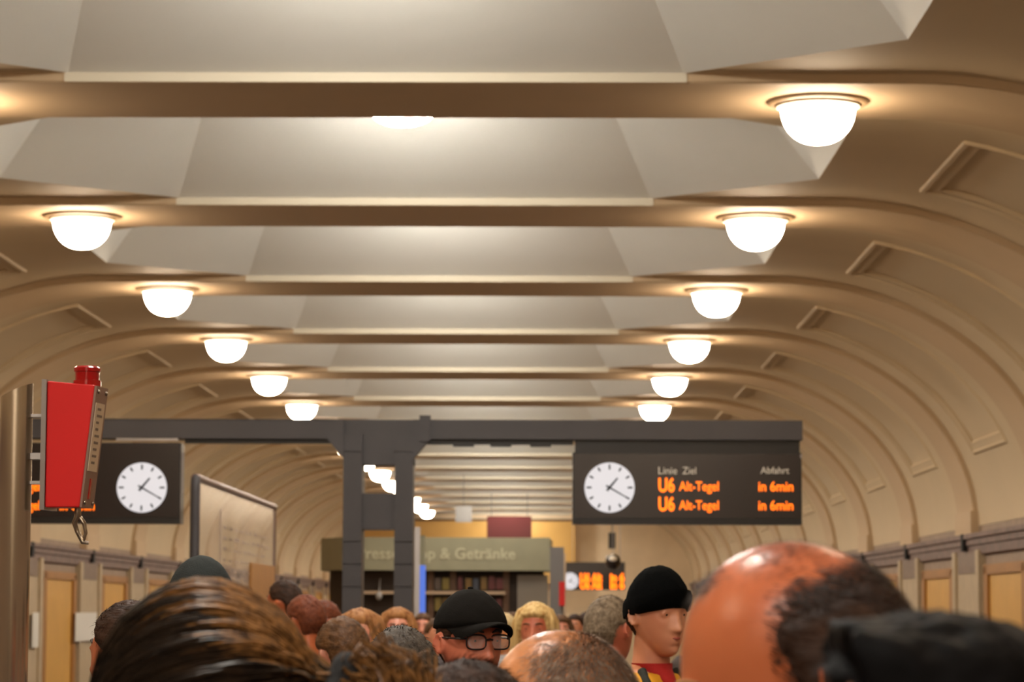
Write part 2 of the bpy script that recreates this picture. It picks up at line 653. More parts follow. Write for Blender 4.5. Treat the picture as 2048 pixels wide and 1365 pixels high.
t = thing('steel_portal', 'dark grey steel column with two long arms carrying the departure boards', 'steel portal', (X(757), YP + .2, 0))
b = MB()
for x0, x1 in ((686, 724), (789, 826)):
    b.bounds(X(x0), X(x1), YP, YP + .34, 0, Z(870))
b.bounds(X(686), X(826), YP + .03, YP + .31, Z(930), Z(840))
b.bounds(X(722), X(791), YP + .03, YP + .31, Z(1060), Z(988))
for yy in (1080, 1125, 1170, 900):
    b.bounds(X(686), X(724), YP - .012, YP, Z(yy + 4), Z(yy))
    b.bounds(X(789), X(826), YP - .012, YP, Z(yy + 4), Z(yy))
b.build('column', M['steel'], t)
zt_, zb_ = Z(840), Z(879)
for x0, x1 in ((-100, 686), (826, 1606)):
    b = MB()
    b.bounds(X(x0), X(x1), YP, YP + .03, zb_, zt_)
    b.bounds(X(x0), X(x1), YP, YP + .30, zt_ - .02, zt_)
    b.bounds(X(x0), X(x1), YP + .28, YP + .30, zb_, zt_)
    b.bounds(X(x0), X(x1), YP + .03, YP + .28, zb_ + .0, zb_ + .015)
    b.build('arm', M['steel'], t)
b = MB()
b.prism([(X(826), Z(842)), (X(858), Z(842)), (X(858), Z(882)), (X(826), Z(920))], 'y', YP - .012, YP + .06)
b.bounds(X(838), X(860), YP - .03, YP + .1, Z(884), Z(832))
b.build('gusset', M['steel'], t)
b = MB()
b.prism([(X(686), Z(842)), (X(655), Z(842)), (X(655), Z(882)), (X(686), Z(918))], 'y', YP - .012, YP + .06)
b.build('gusset', M['steel'], t)
b = MB()
b.bounds(X(826), X(1146), YP + .06, YP + .12, Z(889), Z(879))
b.bounds(X(366), X(686), YP + .06, YP + .12, Z(888), Z(879))
for x in (905, 980, 1060):
    b.bounds(X(x), X(x + 42), YP + .04, YP + .12, Z(893), Z(886))
b.build('dark_underside', M['black'], t)  # black strips and blocks stand in for the arms' shaded, ragged underside


def clock(parent, cx, cz, r, y, hour=True):
    o = MB().disc((cx, y, cz), r, n=48, t=.012).build('clock_face', M['clock'], parent)
    for i in range(12):
        mk = MB()
        a = 2 * PI * i / 12
        L = .17 if i % 3 else .2
        p = Vector((math.sin(a), 0, math.cos(a)))
        side = Vector((p.z, 0, -p.x))
        w = r * .035
        c0, c1 = Vector((cx, y - .008, cz)) + p * r * .92, Vector((cx, y - .008, cz)) + p * r * (.92 - L)
        d = Vector((0, .003, 0))
        mk.loft([[c0 + side * w, c0 - side * w, c0 - side * w + d, c0 + side * w + d], [c1 + side * w, c1 - side * w, c1 - side * w + d, c1 + side * w + d]])
        mk.build('hour_mark', M['slot'], o)
    for deg, L, w, nm in ((40, .5, .05, 'hour_hand'), (120, .82, .035, 'minute_hand')):
        hb = MB()
        a = math.radians(deg)
        p = Vector((math.sin(a), 0, math.cos(a)))
        side = Vector((p.z, 0, -p.x))
        c0, c1 = Vector((cx, y - .012, cz)) - p * r * .16, Vector((cx, y - .012, cz)) + p * r * L
        d = Vector((0, .003, 0))
        hb.loft([[c0 + side * w * r, c0 - side * w * r, c0 - side * w * r + d, c0 + side * w * r + d], [c1 + side * w * r * .6, c1 - side * w * r * .6, c1 - side * w * r * .6 + d, c1 + side * w * r * .6 + d]])
        hb.build(nm, M['slot'], o)
    return o


def board(x0, x1, ytop, ybot, Y, label, clock_px, clock_py, clock_r, name='departure_board', hang=True):
    t = thing(name, label, 'departure board', (at((x0 + x1) / 2, ybot, Y)))
    b = MB()
    a, c = at(x0, ytop, Y), at(x1, ybot, Y)
    b.bounds(a.x, c.x, Y, Y + .22, c.z, a.z)
    b.build('housing', M['black'], t)
    b = MB()
    b.bounds(a.x + .012, c.x - .012, Y - .006, Y, c.z + .05 * Y / YP, a.z - .012)
    b.build('display_face', M['signface'], t)
    p = at(clock_px, clock_py, Y)
    clock(t, p.x, p.z, clock_r, Y - .012)
    return t


YB = YP + .02
tr = board(1145, 1604, 905, 1050, YB, 'black departure board with a clock hanging from the right arm, showing two orange lines', 1219, 976, 50 * YB / FPX)
b = MB()
b.bounds(at(1150, 900, YB).x, at(1600, 900, YB).x, YB + .03, YB + .2, at(1024, 906, YB).z, at(1024, 878, YB).z)
b.build('hanger_box', M['black'], tr)
b = MB()
b.bounds(at(1480, 900, YB).x, at(1568, 900, YB).x, YB - .004, YB + .02, at(1024, 915, YB).z, at(1024, 908, YB).z)
b.bounds(at(1574, 900, YB).x, at(1604, 900, YB).x, YB - .004, YB + .02, at(1024, 915, YB).z, at(1024, 908, YB).z)
b.build('bright_strip', M['alu'], tr)


def board_text(tr, px0, Y, dx=0):
    mm = Y / FPX
    yf = Y - .010

    def T(s, px, base, w, size_px, m, nm='lettering', **k):
        p = at(px, base, Y)
        return put_text(s, size_px * 1.38 * mm, m, tr, (p.x, yf, p.z), nm, fit_w=w * mm, depth=.002, **k)
    T('Linie', px0 + 172, 949, 37, 15, M['signwhite'])
    T('Ziel', px0 + 220, 949, 27, 15, M['signwhite'])
    T('Abfahrt', px0 + 376, 948, 57, 14, M['signwhite'])
    for base in (984, 1022):
        T('U6', px0 + 172, base, 32, 28, M['led'], 'led_lettering', bold=.004)
        T('Alt-Tegel', px0 + dx + 213, base - 2, 79, 19, M['led'], 'led_lettering', bold=.0008)
        T('in 6min', px0 + 372, base - 1, 69, 20, M['led'], 'led_lettering', bold=.0008)


board_text(tr, 1145, YB)
tl = board(-98, 360, 885, 1048, YB, 'black departure board with a clock hanging from the left arm behind the red box', 284, 976, 50 * YB / FPX)
b = MB()
b.bounds(at(232, 900, YB).x, at(356, 900, YB).x, YB - .012, YB + .05, at(1024, 884, YB).z, at(1024, 877, YB).z)
b.build('bright_strip', M['alu'], tl)
b = MB()
b.tube([at(363, 905, YB) + Vector((0, .1, 0)), at(361, 935, YB) + Vector((0, .1, 0)), at(361, 985, YB) + Vector((0, .1, 0))], .012)
b.build('end_bracket', M['alu'], tl)
board_text(tl, -252, YB, 40)

# far board under the last ribs
YF = 33.5 * KY
tf = board(1130, 1250, 1125, 1181, YF, 'small far departure board with a clock and orange text above the crowd', 1140, 1163, 17 * YF / FPX)
for px, w, s in ((1160, 44, 'U6 Alt'), (1220, 29, 'in 6')):
    for base in (1163, 1178):
        p = at(px, base, YF)
        put_text(s, 15 * 1.4 * YF / FPX, M['led'], tf, (p.x, YF - .02, p.z), 'led_lettering', fit_w=w * YF / FPX, bold=.02)
b = MB()
for px in (1145, 1240):
    p = at(px, 1125, YF)
    b.tube([(p.x, YF + .1, p.z), (p.x, YF + .1, EYE + Z_FLAT + .05)], .009)
b.build('hanger', M['alu'], tf)

# ------------------------------------------------------------------ red dispatch box on its pole
YR = 3.0 * KY
pp = at(34, 790, YR)
t = thing('steel_pole', 'round stainless steel pole at the left edge of the picture', 'pole', (pp.x, YR, 0))
n = 40
r = .0415
top = at(34, 782, YR).z
rings = []
for z in (0.0, 0.4, 1.0, None):
    rings.append([(pp.x + r * math.cos(2 * PI * k / n), YR + r * math.sin(2 * PI * k / n), (z if z is not None else top + .45 * r * math.cos(2 * PI * k / n))) for k in range(n)])
MB().loft(rings).build('tube', M['pole'], t, 40)
MB().lathe([(.09, 0), (.09, .012), (.05, .02), (.05, 0)], (pp.x, YR, 0)).build('floor_flange', M['chrome'], t, 40)

q = at(90, 1015, YR - .03)
t = thing('dispatch_box', 'red slanted call box with a red lamp on top beside the steel pole', 'call box', q)
px = YR / FPX
x0, zt, zb = q.x, at(93, 764, YR).z, at(90, 1016, YR).z
wt, wb, dep = 97 * px, 70 * px, .105
R = Matrix.Rotation(math.radians(0), 3, 'Z')


def rb(x, y, z):
    v = Vector((x, y, 0))
    v = Matrix.Rotation(math.radians(-7), 3, 'Z') @ v
    return Vector((x0 + v.x, YR - .03 + v.y, z))


zs = zt - .012
b = MB().loft([[rb(0, 0, zb), rb(wb, 0, zb), rb(wb, dep, zb), rb(0, dep, zb)], [rb(0, 0, zt), rb(wt, 0, zs), rb(wt, dep, zs), rb(0, dep, zt)]])
bo = b.build('housing', M['red'], t)
bv = bo.modifiers.new('bevel', 'BEVEL')
bv.width = .003
bv.segments = 2
MB().loft([[rb(-.014, -.004, zb - .006), rb(-.001, -.004, zb - .006), rb(-.001, dep + .004, zb - .006), rb(-.014, dep + .004, zb - .006)],
           [rb(-.014, -.004, zt + .004), rb(-.001, -.004, zt + .004), rb(-.001, dep + .004, zt + .004), rb(-.014, dep + .004, zt + .004)]]).build('back_plate', M['alu'], t)


def fx(f, o=0.0):      # point on the slanted front, f = 0 foot .. 1 top
    return wb + (wt - wb) * f + o


def fz(f):
    return zb + (zs - zb) * f


def front_plate(f0, f1, y0, y1, o0, o1):
    return MB().loft([[rb(fx(f0, o0), y0, fz(f0)), rb(fx(f0, o1), y0, fz(f0)), rb(fx(f0, o1), y1, fz(f0)), rb(fx(f0, o0), y1, fz(f0))],
                      [rb(fx(f1, o0), y0, fz(f1)), rb(fx(f1, o1), y0, fz(f1)), rb(fx(f1, o1), y1, fz(f1)), rb(fx(f1, o0), y1, fz(f1))]])


front_plate(.0, .995, .002, dep + .004, .0005, .006).build('front_cover', M['labelbrown'], t)
front_plate(.30, .86, .012, dep - .012, .006, .0075).build('label_strip', M['labelcream'], t)
b = MB()
random.seed(3)
for i in range(9):
    f = .36 + .055 * i
    b2 = front_plate(f, f + .02, .03, .03 + random.uniform(.025, .05), .0075, .0082)
    b.add(b2.v, b2.f)
b.build('label_marks', M['ink'], t)
front_plate(.07, .24, .045, .06, .006, .0085).build('slot_cover', M['redlens'], t)
for f in (.04, .95):
    for y in (.018, dep - .016):
        MB().ellipsoid(rb(fx(f, .008), y, fz(f)), (.004, .006, .006), 10, 6).build('screw', M['chrome'], t, 60)
lx = rb(wt * .72, dep * .5, zt)
MB().lathe([(.036, -.012), (.036, .004), (.031, .005), (.0315, .026), (.0345, .027), (.0345, .036), (.028, .041), (.01, .043), (.003, .043)], lx, n=32).build('signal_lamp', M['redlens'], t, 40)
b = MB()
hk = [at(153, 1014, YR), at(153, 1034, YR), at(146, 1046, YR), at(152, 1064, YR), at(163, 1085, YR), at(175, 1087, YR)]
b.tube([p + Vector((0, .02, 0)) for p in hk], [.009, .009, .007, .006, .006, .004], 10)
hk2 = [at(157, 1036, YR), at(166, 1048, YR), at(169, 1066, YR), at(164, 1084, YR)]
b.tube([p + Vector((0, .02, 0)) for p in hk2], [.007, .006, .005, .004], 10)
b.build('hook', M['chrome'], t, 60)
b = MB()
for py in (832, 913, 966):
    a_, c_ = at(60, py, YR), at(84, py, YR)
    b.bounds(a_.x, c_.x + .006, YR - .012, YR + .03, a_.z - (.008 if py == 913 else .004), a_.z + (.008 if py == 913 else .004))
b.build('bracket', M['alu'], t)

# ------------------------------------------------------------------ glass notice stand on the platform, lying along the hall
ya, yb_ = 8.45 * KY, 10.95 * KY
xs_ = at(391, 955, ya).x
zt = at(400, 955, ya).z
t = thing('glass_stand', 'framed glass notice screen with faint markings standing along the platform on the left', 'glass screen', (xs_, ya, 0))
for i, (yy, rr) in enumerate(((ya, .036), (yb_, .016))):
    b = MB()
    b.tube([(xs_, yy, 0), (xs_, yy, zt - .10), (xs_, yy, zt - .04), (xs_ + .0, yy + .02, zt)] if i == 0 else [(xs_, yy, 0), (xs_, yy, zt)], rr, 16)
    b.build('post', M['steel'] if i == 0 else M['bronze'], t, 50)
b = MB()
b.tube([(xs_, ya - .01, zt), (xs_, yb_, zt)], .028, 16)
b.build('top_rail', M['bronze'], t, 50)
b = MB()
b.bounds(xs_ - .005, xs_ + .005, ya + .03, yb_ - .01, .35, zt - .02)
pane = b.build('pane', M['glass'], t)
b = MB()
random.seed(11)
zc = zt - .42
b.bounds(xs_ + .006, xs_ + .0065, ya + 1.5, ya + 1.6, zc - .25, zc + .25)
for r_ in range(5):
    y = ya + 1.75
    while y < ya + 5.2:
        w = random.uniform(.12, .36)
        b.bounds(xs_ + .006, xs_ + .0065, y, y + w, zc + .10 - r_ * .085, zc + .10 - r_ * .085 + random.uniform(.012, .03))
        y += w + random.uniform(.08, .24)
b.build('printed_marks', M['faint'], pane)
b = MB()
p = at(500, 1128, 10.2 * KY)
b.bounds(xs_ + .008, xs_ + .03, 10.0 * KY, 10.85 * KY, .9, p.z)
b.build('notice_board', M['ochre'], t)

# ------------------------------------------------------------------ kiosk
YK = 20.0 * KY
kx0, kx1 = at(690, 1100, YK).x, at(1100, 1100, YK).x
zt, zb = at(1024, 1076, YK).z, at(1024, 1142, YK).z
t = thing('kiosk', 'grey green newspaper and drinks kiosk with a wide lettered fascia', 'kiosk', ((kx0 + kx1) / 2, YK + 1, 0))
kl = at(642, 1100, YK + .9).x
b = MB()
b.prism([(kl, YK + .9), (kx0, YK), (kx1, YK), (kx1 + .05, YK + 2.4), (kl, YK + 2.4)], 'z', zb, zt)
b.build('fascia', M['kiosk'], t)
b = MB()
b.prism([(kl + .15, YK + 1.0), (kx0 + .1, YK + .5), (kx1 - .1, YK + .5), (kx1 - .1, YK + 2.3), (kl + .15, YK + 2.3)], 'z', 0, zb)
b.build('body', M['kioskdark'], t)
b = MB()
zr = at(1024, 1186, YK).z
b.bounds(kx0 + .05, at(1010, 1186, YK).x, YK + .1, YK + .5, zr - .03, zr + .02)
b.build('serving_shelf', M['shelfpale'], t)
b = MB()
b.bounds(kx0 + .05, at(1010, 1186, YK).x, YK + .15, YK + .5, 0, 1.0)
b.build('counter', M['wood'], t)
for px_ in (700, 860, 905, 1012):
    p = at(px_, 1150, YK)
    b = MB()
    b.bounds(p.x - .05, p.x + .05, YK + .32, YK + .5, 0, zb)
    b.build('mullion', M['wood'], t)
b = MB()
p0, p1 = at(1034, 1160, YK), at(1096, 1160, YK)
b.bounds(p0.x, p1.x, YK + .40, YK + .5, 0, at(1024, 1150, YK).z)
b.build('door', M['doorgrey'], t)
p = at(716, 1118, YK)
put_text('Presse Shop & Getränke', .27, M['kioskletter'], t, (p.x, YK - .004, p.z), fit_w=314 * YK / FPX, depth=.004, bold=.004)
p = at(1052, 1122, YK)
put_text('...', .2, M['kioskletter'], t, (p.x, YK - .004, p.z), fit_w=22 * YK / FPX, depth=.004) if False else None
# goods hung in the kiosk window
random.seed(5)
cols = [mat('goods %d' % i, c, .5) for i, c in enumerate([(120, 90, 30), (96, 36, 34), (150, 130, 110), (60, 66, 80), (128, 110, 40), (84, 70, 60)])]
proto_g = None
k = 0
for row, (zl, zh) in enumerate(((1180, 1150), (1222, 1195))):
    for i in (0, 1, 3, 4, 5, 6, 7, 8):
        px_ = 868 + i * 15.5
        a_, c_ = at(px_, zl, YK), at(px_ + random.uniform(9, 14), zh + random.uniform(0, 8), YK)
        b = MB()
        b.bounds(a_.x, c_.x, YK + .28, YK + .32, a_.z, c_.z)
        o = b.build('magazine', random.choice(cols), None, origin=(a_ + Vector((0, .35, 0))))
        tag(o, '%s magazine from the left in the %s rack row of the kiosk window' % (ORD[i if i < 2 else i - 1], ['upper', 'lower'][row]), 'magazine', 'magazines in the kiosk window')
p = at(758, 1193, YK - .05)
b = MB()
b.ellipsoid(p, (.055, .055, .07), 14, 10)
b.tube([p, p + Vector((0, .3, .3))], .008, 6)
tag(b.build('spot_lamp', M['white'], None, 60, origin=p), 'small white spot lamp under the kiosk shelf between the column legs', 'lamp')

Y1, Y2, Y3, Y4, Y5, Y6 = 18.5 * KY, 17.5 * KY, 13 * KY, 30 * KY, 26 * KY, 32.6 * KY
# grey column and poles near the kiosk
p = at(1114, 1095, Y1)
b = MB()
b.bounds(p.x - .11, p.x + .11, Y1, Y1 + .3, 0, p.z)
o = thing('sign_pillar', 'grey square pillar beside the right end of the kiosk', 'pillar', (p.x, Y1 + .15, 0))
b.build('shaft', M['steel2'], o)
b = MB()
b.bounds(p.x + .11, p.x + .14, Y1, Y1 + .3, 0, p.z - .1)
b.build('edge_strip', M['shelfpale'], o)
p = at(1124, 1187, Y2)
o = thing('alarm_box', 'narrow red box beside the grey pillar under the far clock', 'alarm box', (p.x, Y2, 0))
b = MB()
b.bounds(p.x - .045, p.x + .045, Y2 - .05, Y2 + .05, at(1024, 1212, Y2).z, at(1024, 1164, Y2).z)
b.build('housing', M['red'], o)
b = MB()
b.tube([(p.x, Y2 + .08, 0), (p.x, Y2 + .08, at(1024, 1164, Y2).z)], .025, 12)
b.build('post', M['steel2'], o, 50)

p = at(832, 1055, Y3)
o = thing('display_pylon', 'slim pale pylon with a blue lit edge behind the steel column', 'pylon', (p.x, Y3, 0))
b = MB()
b.bounds(at(825, 1055, Y3).x, at(840, 1055, Y3).x, Y3, Y3 + .12, 0, p.z)
b.build('post', M['alu'], o)
b = MB()
b.bounds(at(840, 1055, Y3).x, at(851, 1055, Y3).x, Y3 + .02, Y3 + .1, at(1024, 1228, Y3).z, at(1024, 1132, Y3).z)
b.build('lit_panel', M['bluescreen'], o)
b = MB()
b.bounds(at(840, 1055, Y3).x, at(850, 1055, Y3).x, Y3 + .02, Y3 + .1, at(1024, 1131, Y3).z, at(1024, 1072, Y3).z)
b.build('upper_panel', M['kiosk'], o)

# notices on the left wall
for u0, u1, v0, v1, lab in ((150, 192, 1226, 1284, 'white paper notice on the left wall pilaster between two yellow panels'), (64, 76, 1226, 1296, 'white paper notice on the left wall right beside the steel pole')):
    xw_ = XC - 5.56 + .08
    ys_ = [xw_ / (at(u, 1250, 1.0).x) for u in (u0, u1)]
    b = MB()
    b.bounds(xw_, xw_ + .012, ys_[0], ys_[1], at(u0, v1, ys_[0]).z, at(u0, v0, ys_[0]).z)
    o = thing('wall_notice', lab, 'notice', (xw_, ys_[0], at(u0, v1, ys_[0]).z))
    b.build('sheet', M['signwhite'], o)

# far fittings
p0, p1 = at(974, 1033, Y4), at(1063, 1079, Y4)
b = MB()
b.bounds(p0.x, p1.x, Y4, Y4 + .5, p1.z, p0.z)
o = thing('advert_box', 'dark red square box hanging before the yellow end wall', 'box', ((p0.x + p1.x) / 2, Y4 + .2, p0.z))
b.build('housing', M['maroon'], o)
b = MB()
b.bounds(p0.x + .1, p0.x + .115, Y4 + .2, Y4 + .25, p0.z, EYE + Z_FLAT + .05)
b.bounds(p1.x - .115, p1.x - .1, Y4 + .2, Y4 + .25, p0.z, EYE + Z_FLAT + .05)
b.build('hanger', M['black'], o)
p0, p1 = at(911, 1013, Y5), at(943, 1045, Y5)
o = thing('hanging_sign', 'small blank white square sign hanging far down the hall', 'sign', ((p0.x + p1.x) / 2, Y5, p0.z))
b = MB()
b.bounds(p0.x, p1.x, Y5, Y5 + .08, p1.z, p0.z)
b.build('panel', M['white'], o)
b = MB()
b.bounds((p0.x + p1.x) / 2 - .006, (p0.x + p1.x) / 2 + .006, Y5 + .02, Y5 + .06, p0.z, EYE + Z_FLAT + .06)
b.build('hanger', M['black'], o)
p0, p1 = at(1217, 1066, Y6), at(1231, 1098, Y6)
o = thing('loudspeaker', 'small dark loudspeaker hanging above the far departure board', 'loudspeaker', ((p0.x + p1.x) / 2, Y6, p0.z))
b = MB()
b.bounds(p0.x, p1.x, Y6, Y6 + .2, p1.z, p0.z)
b.build('cabinet', M['black'], o)
b = MB()
b.bounds((p0.x + p1.x) / 2 - .008, (p0.x + p1.x) / 2 + .008, Y6 + .08, Y6 + .12, p0.z, EYE + Z_FLAT + .05)
b.build('hanger', M['black'], o)
p = at(1226, 1124, Y4)
o = thing('security_camera', 'dark dome camera in front of the far departure board', 'camera', p)
MB().ellipsoid(p, (.2, .2, .2), 20, 12).build('dome', M['redlens'] if False else M['signface'], o, 60)
MB().ellipsoid(p + Vector((0, -.10, .06)), (.12, .12, .09), 16, 10).build('lens', M['lampcollar'], o, 60)
b = MB()
b.tube([(p.x, p.y, p.z + .15), (p.x, p.y, EYE + Z_FLAT + .05)], .008, 8)
b.build('hanger', M['alu'], o)

# ------------------------------------------------------------------ people
def head_pt(d, off=0.0, feat=True):
    """Point of the head's surface in direction d (x right, y face, z up), head centre at the origin."""
    dx, dy, dz = d
    x, y = .076 * dx, .098 * dy
    z = (.113 if dz > 0 else .122) * dz
    if dz < -.1:
        w = (-dz - .1) / .9
        x *= 1 - .28 * w ** 1.4
        if dy < 0:
            y *= 1 - .45 * w
        y += .050 * w ** 1.5
    elif dy < 0:
        y *= 1.05
    if dz > .2:
        x *= 1 + .05 * (1 - abs(dz - .5) * 2) if abs(dz - .5) < .5 else 1
    if feat and dy > .1:
        k = min(1, (dy - .1) / .3)
        ax = abs(x)
        g = lambda u, c, s: math.exp(-((u - c) / s) ** 2)
        if z > -.036:
            np_ = max(0, min(1, (.024 - z) / .060))
        else:
            np_ = g(z, -.036, .008)
        e = .027 * np_ * g(x, 0, .009 + .007 * np_)
        e += .004 * g(ax, .014, .007) * g(z, -.034, .009)
        e -= .011 * g(ax, .032, .015) * g(z, .010, .011)
        e += .006 * g(z, .031, .010) * g(ax, .026, .024)
        e += .006 * g(x, 0, .021) * (g(z, -.061, .005) + g(z, -.073, .006))
        e -= .004 * g(x, 0, .024) * g(z, -.067, .002)
        e -= .003 * g(x, 0, .02) * g(z, -.085, .006)
        e += .008 * g(x, 0, .018) * g(z, -.103, .013)
        e += .004 * g(ax, .045, .016) * g(z, -.018, .016)
        y += k * e
    return Vector((x + off * dx, y + off * dy, z + off * dz))


def sphere_dirs(n, m):
    rows_ = []
    for i in range(m + 1):
        th = PI * (0.004 + 0.992 * i / m)
        rows_.append([(math.sin(th) * math.sin(2 * PI * k / n), math.sin(th) * math.cos(2 * PI * k / n), -math.cos(th)) for k in range(n)])
    return rows_


def ss(a, b, x):
    t = max(0.0, min(1.0, (x - a) / (b - a)))
    return t * t * (3 - 2 * t)


def ear_mb(sg):
    b = MB()
    c = Vector((sg * .078, -.006, -.006))
    rings = []
    for i in range(9):
        u = i / 8
        r = [(.55, .0), (.85, .004), (1, .010), (1, .015), (.9, .019), (.75, .017), (.55, .010), (.35, .007), (.05, .007)][i]
        rings.append([c + Vector((sg * (r[1] - .006 + .012 * max(0, -math.cos(2 * PI * k / 20)) * .6), .018 * r[0] * math.cos(2 * PI * k / 20) - .004 * math.sin(2 * PI * k / 20), .031 * r[0] * math.sin(2 * PI * k / 20) * (1.0 if math.sin(2 * PI * k / 20) > 0 else .9))) for k in range(20)])
    b.loft(rings)
    return b


def xf(mb, Mx):
    o = MB()
    o.add([Mx @ p for p in mb.v], mb.f)
    return o


def capsule(mb, pts, rs, n=14):
    """Tapered limb with rounded ends."""
    pts = [Vector(p) for p in pts]
    d0, d1 = (pts[0] - pts[1]).normalized(), (pts[-1] - pts[-2]).normalized()
    P = [pts[0] + d0 * rs[0] * .8] + pts + [pts[-1] + d1 * rs[-1] * .8]
    mb.tube(P, [rs[0] * .45] + list(rs) + [rs[-1] * .45], n)
    return mb


def oval_loft(mb, specs, n=28):
    rings = []
    for z, cx, cy, rx, ry in specs:
        rings.append([Vector((cx + rx * math.cos(2 * PI * k / n) , cy + ry * math.sin(2 * PI * k / n), z)) for k in range(n)])
    mb.loft(rings)
    return mb


def remesh(mb, voxel, smooth_it=3, name='body'):
    me = mb.mesh(name)
    o = bpy.data.objects.new(name, me)
    C.objects.link(o)
    r = o.modifiers.new('r', 'REMESH')
    r.mode = 'VOXEL'
    r.voxel_size = voxel
    if smooth_it:
        sm = o.modifiers.new('s', 'SMOOTH')
        sm.iterations = smooth_it
        sm.factor = .5
    bpy.context.view_layer.update()
    out = bpy.data.meshes.new_from_object(o.evaluated_get(bpy.context.evaluated_depsgraph_get()))
    bpy.data.objects.remove(o)
    out.materials.clear()
    out.shade_smooth()
    return out


ARM_HANG = [((.185, -.01, 1.375), (.235, -.03, 1.09), (.225, .06, .85))] 


def limbs(k, pose):
    """Joint positions in body space for one pose: hang, fold (hands before the belly)."""
    out = {}
    for sg in (-1, 1):
        sh = Vector((sg * .178, -.012, 1.385)) * k
        if pose == 'hang':
            el, wr, hd = Vector((sg * .225, -.03, 1.10)) * k, Vector((sg * .225, .05, .86)) * k, Vector((0, .12, -1))
        else:
            el, wr, hd = Vector((sg * .225, -.02, 1.10)) * k, Vector((sg * .13, .20, 1.06)) * k, Vector((-sg * .8, .55, 0))
        out[sg] = (sh, el, wr, hd.normalized())
    return out


def hand(mb, wr, d, sg, k):
    up = Vector((0, 1, 0)) if abs(d.z) > .7 else Vector((0, 0, 1))
    side = d.cross(up).normalized()           # across the palm's thickness
    fw = side.cross(d).normalized()           # across the palm's width, thumb side
    if abs(d.z) > .7 and fw.y < 0:
        fw = -fw
    pal = wr + d * .045 * k
    mb.tube([wr - d * .01, wr + d * .02 * k, wr + d * .06 * k, wr + d * .088 * k], [.024 * k, .030 * k, .034 * k, .028 * k], 12)
    for i, L in enumerate((.064, .074, .069, .053)):
        b0 = wr + d * .078 * k + fw * (.028 - .0185 * i) * k
        cur = side * (sg * .012) * k
        capsule(mb, [b0, b0 + d * L * .45 * k + cur * .3, b0 + d * L * .78 * k + cur, b0 + d * L * k + cur * 1.8], [.0088 * k, .0085 * k, .008 * k, .0072 * k], 10)
    b0 = wr + d * .02 * k + fw * .024 * k
    capsule(mb, [b0, b0 + d * .03 * k + fw * .022 * k, b0 + d * .058 * k + fw * .030 * k], [.011 * k, .010 * k, .0085 * k], 10)


SKIN = {}


def skin(name, rgb, rgb2, rough=.42):
    SKIN[name] = mat('skin ' + name, rgb, rough, rgb2=rgb2, scale=9, bump=.06, bscale=260, sub=.12)


skin('fair', (214, 150, 116), (198, 126, 94))
skin('ruddy', (202, 114, 72), (182, 92, 56), .30)
skin('tan', (196, 128, 80), (208, 142, 96), .32)
skin('pink', (222, 156, 130), (206, 128, 104))
skin('red', (198, 106, 78), (214, 128, 98))
HAIR = {
    'black': mat('black hair', (5, 4, 5), .36, rgb2=(15, 13, 14), scale=60, stretch=(1, .15, 1)),
    'dark': mat('dark brown hair', (36, 21, 13), .5, rgb2=(62, 38, 24), scale=60, stretch=(1, .2, 1), bump=.4, bscale=160),
    'brown': mat('brown hair', (104, 70, 40), .42, rgb2=(58, 36, 18), scale=60, stretch=(1, .2, 1), bump=.4, bscale=160),
    'streak': mat('golden brown hair', (150, 106, 60), .30, rgb2=(58, 36, 20), scale=130, stretch=(1, .06, 1)),
    'under': mat('shaded brown hair', (28, 22, 18), .30, rgb2=(54, 40, 28), scale=90, stretch=(1, .06, 1)),  # near-black copy of the golden hair, shade put into its colour
    'blonde': mat('blonde hair', (224, 194, 132), .45, rgb2=(176, 134, 78), scale=50, stretch=(1, 1, .15), bump=.3, bscale=120),
    'pale': mat('pale blond hair', (214, 192, 148), .5, rgb2=(182, 156, 110), scale=50, bump=.3, bscale=120),
    'auburn': mat('light auburn hair', (176, 124, 74), .48, rgb2=(128, 80, 42), scale=50, stretch=(1, 1, .15), bump=.3, bscale=120),
    'red': mat('reddish brown hair', (126, 66, 40), .5, rgb2=(88, 44, 26), scale=50, bump=.3, bscale=120),
    'grey': mat('grey hair', (146, 128, 106), .5, rgb2=(96, 80, 62), scale=70, bump=.4, bscale=160),
    'greydark': mat('dark grey hair', (84, 76, 68), .5, rgb2=(56, 48, 42), scale=70, bump=.4, bscale=160),
    'stubble': mat('cropped grey brown hair', (152, 130, 112), .5, rgb2=(108, 86, 72), scale=60),
}
for m_ in HAIR.values():
    m_.node_tree.nodes['Principled BSDF'].inputs['Specular IOR Level'].default_value = .22
    m_.node_tree.nodes['Principled BSDF'].inputs['Roughness'].default_value += .12
_b = HAIR['black'].node_tree.nodes['Principled BSDF']
_b.inputs['Specular IOR Level'].default_value = .12
_b.inputs['Roughness'].default_value = .55
M['eyewhite'] = mat('eye white', (214, 206, 196), .25)
M['iris'] = mat('dark iris', (34, 24, 18), .2)
M['lips'] = mat('lips', (168, 84, 70), .4)
M['brow'] = mat('dark eyebrow', (52, 36, 26), .7)
M['capblack'] = mat('black cotton cap', (26, 24, 22), .9, bump=.3, bscale=400)
M['knit'] = mat('black knitted wool', (5, 6, 6), .95, bump=.6, bscale=320)
M['knitgrey'] = mat('charcoal cap cloth', (50, 54, 54), .8, bump=.4, bscale=320)
M['frameblack'] = mat('black spectacle frame', (22, 16, 20), .3)
lens = bpy.data.materials.new('spectacle lens')
lens.use_nodes = True
lb = lens.node_tree.nodes['Principled BSDF']
lb.inputs['Base Color'].default_value = (1, 1, 1, 1)
lb.inputs['Roughness'].default_value = .02
lb.inputs['Alpha'].default_value = .12
M['lens'] = lens
for m_ in (M['capblack'], M['knit'], M['knitgrey'], HAIR['black']):
    m_.node_tree.nodes['Principled BSDF'].inputs['Specular IOR Level'].default_value = .06
CLOTH = {}


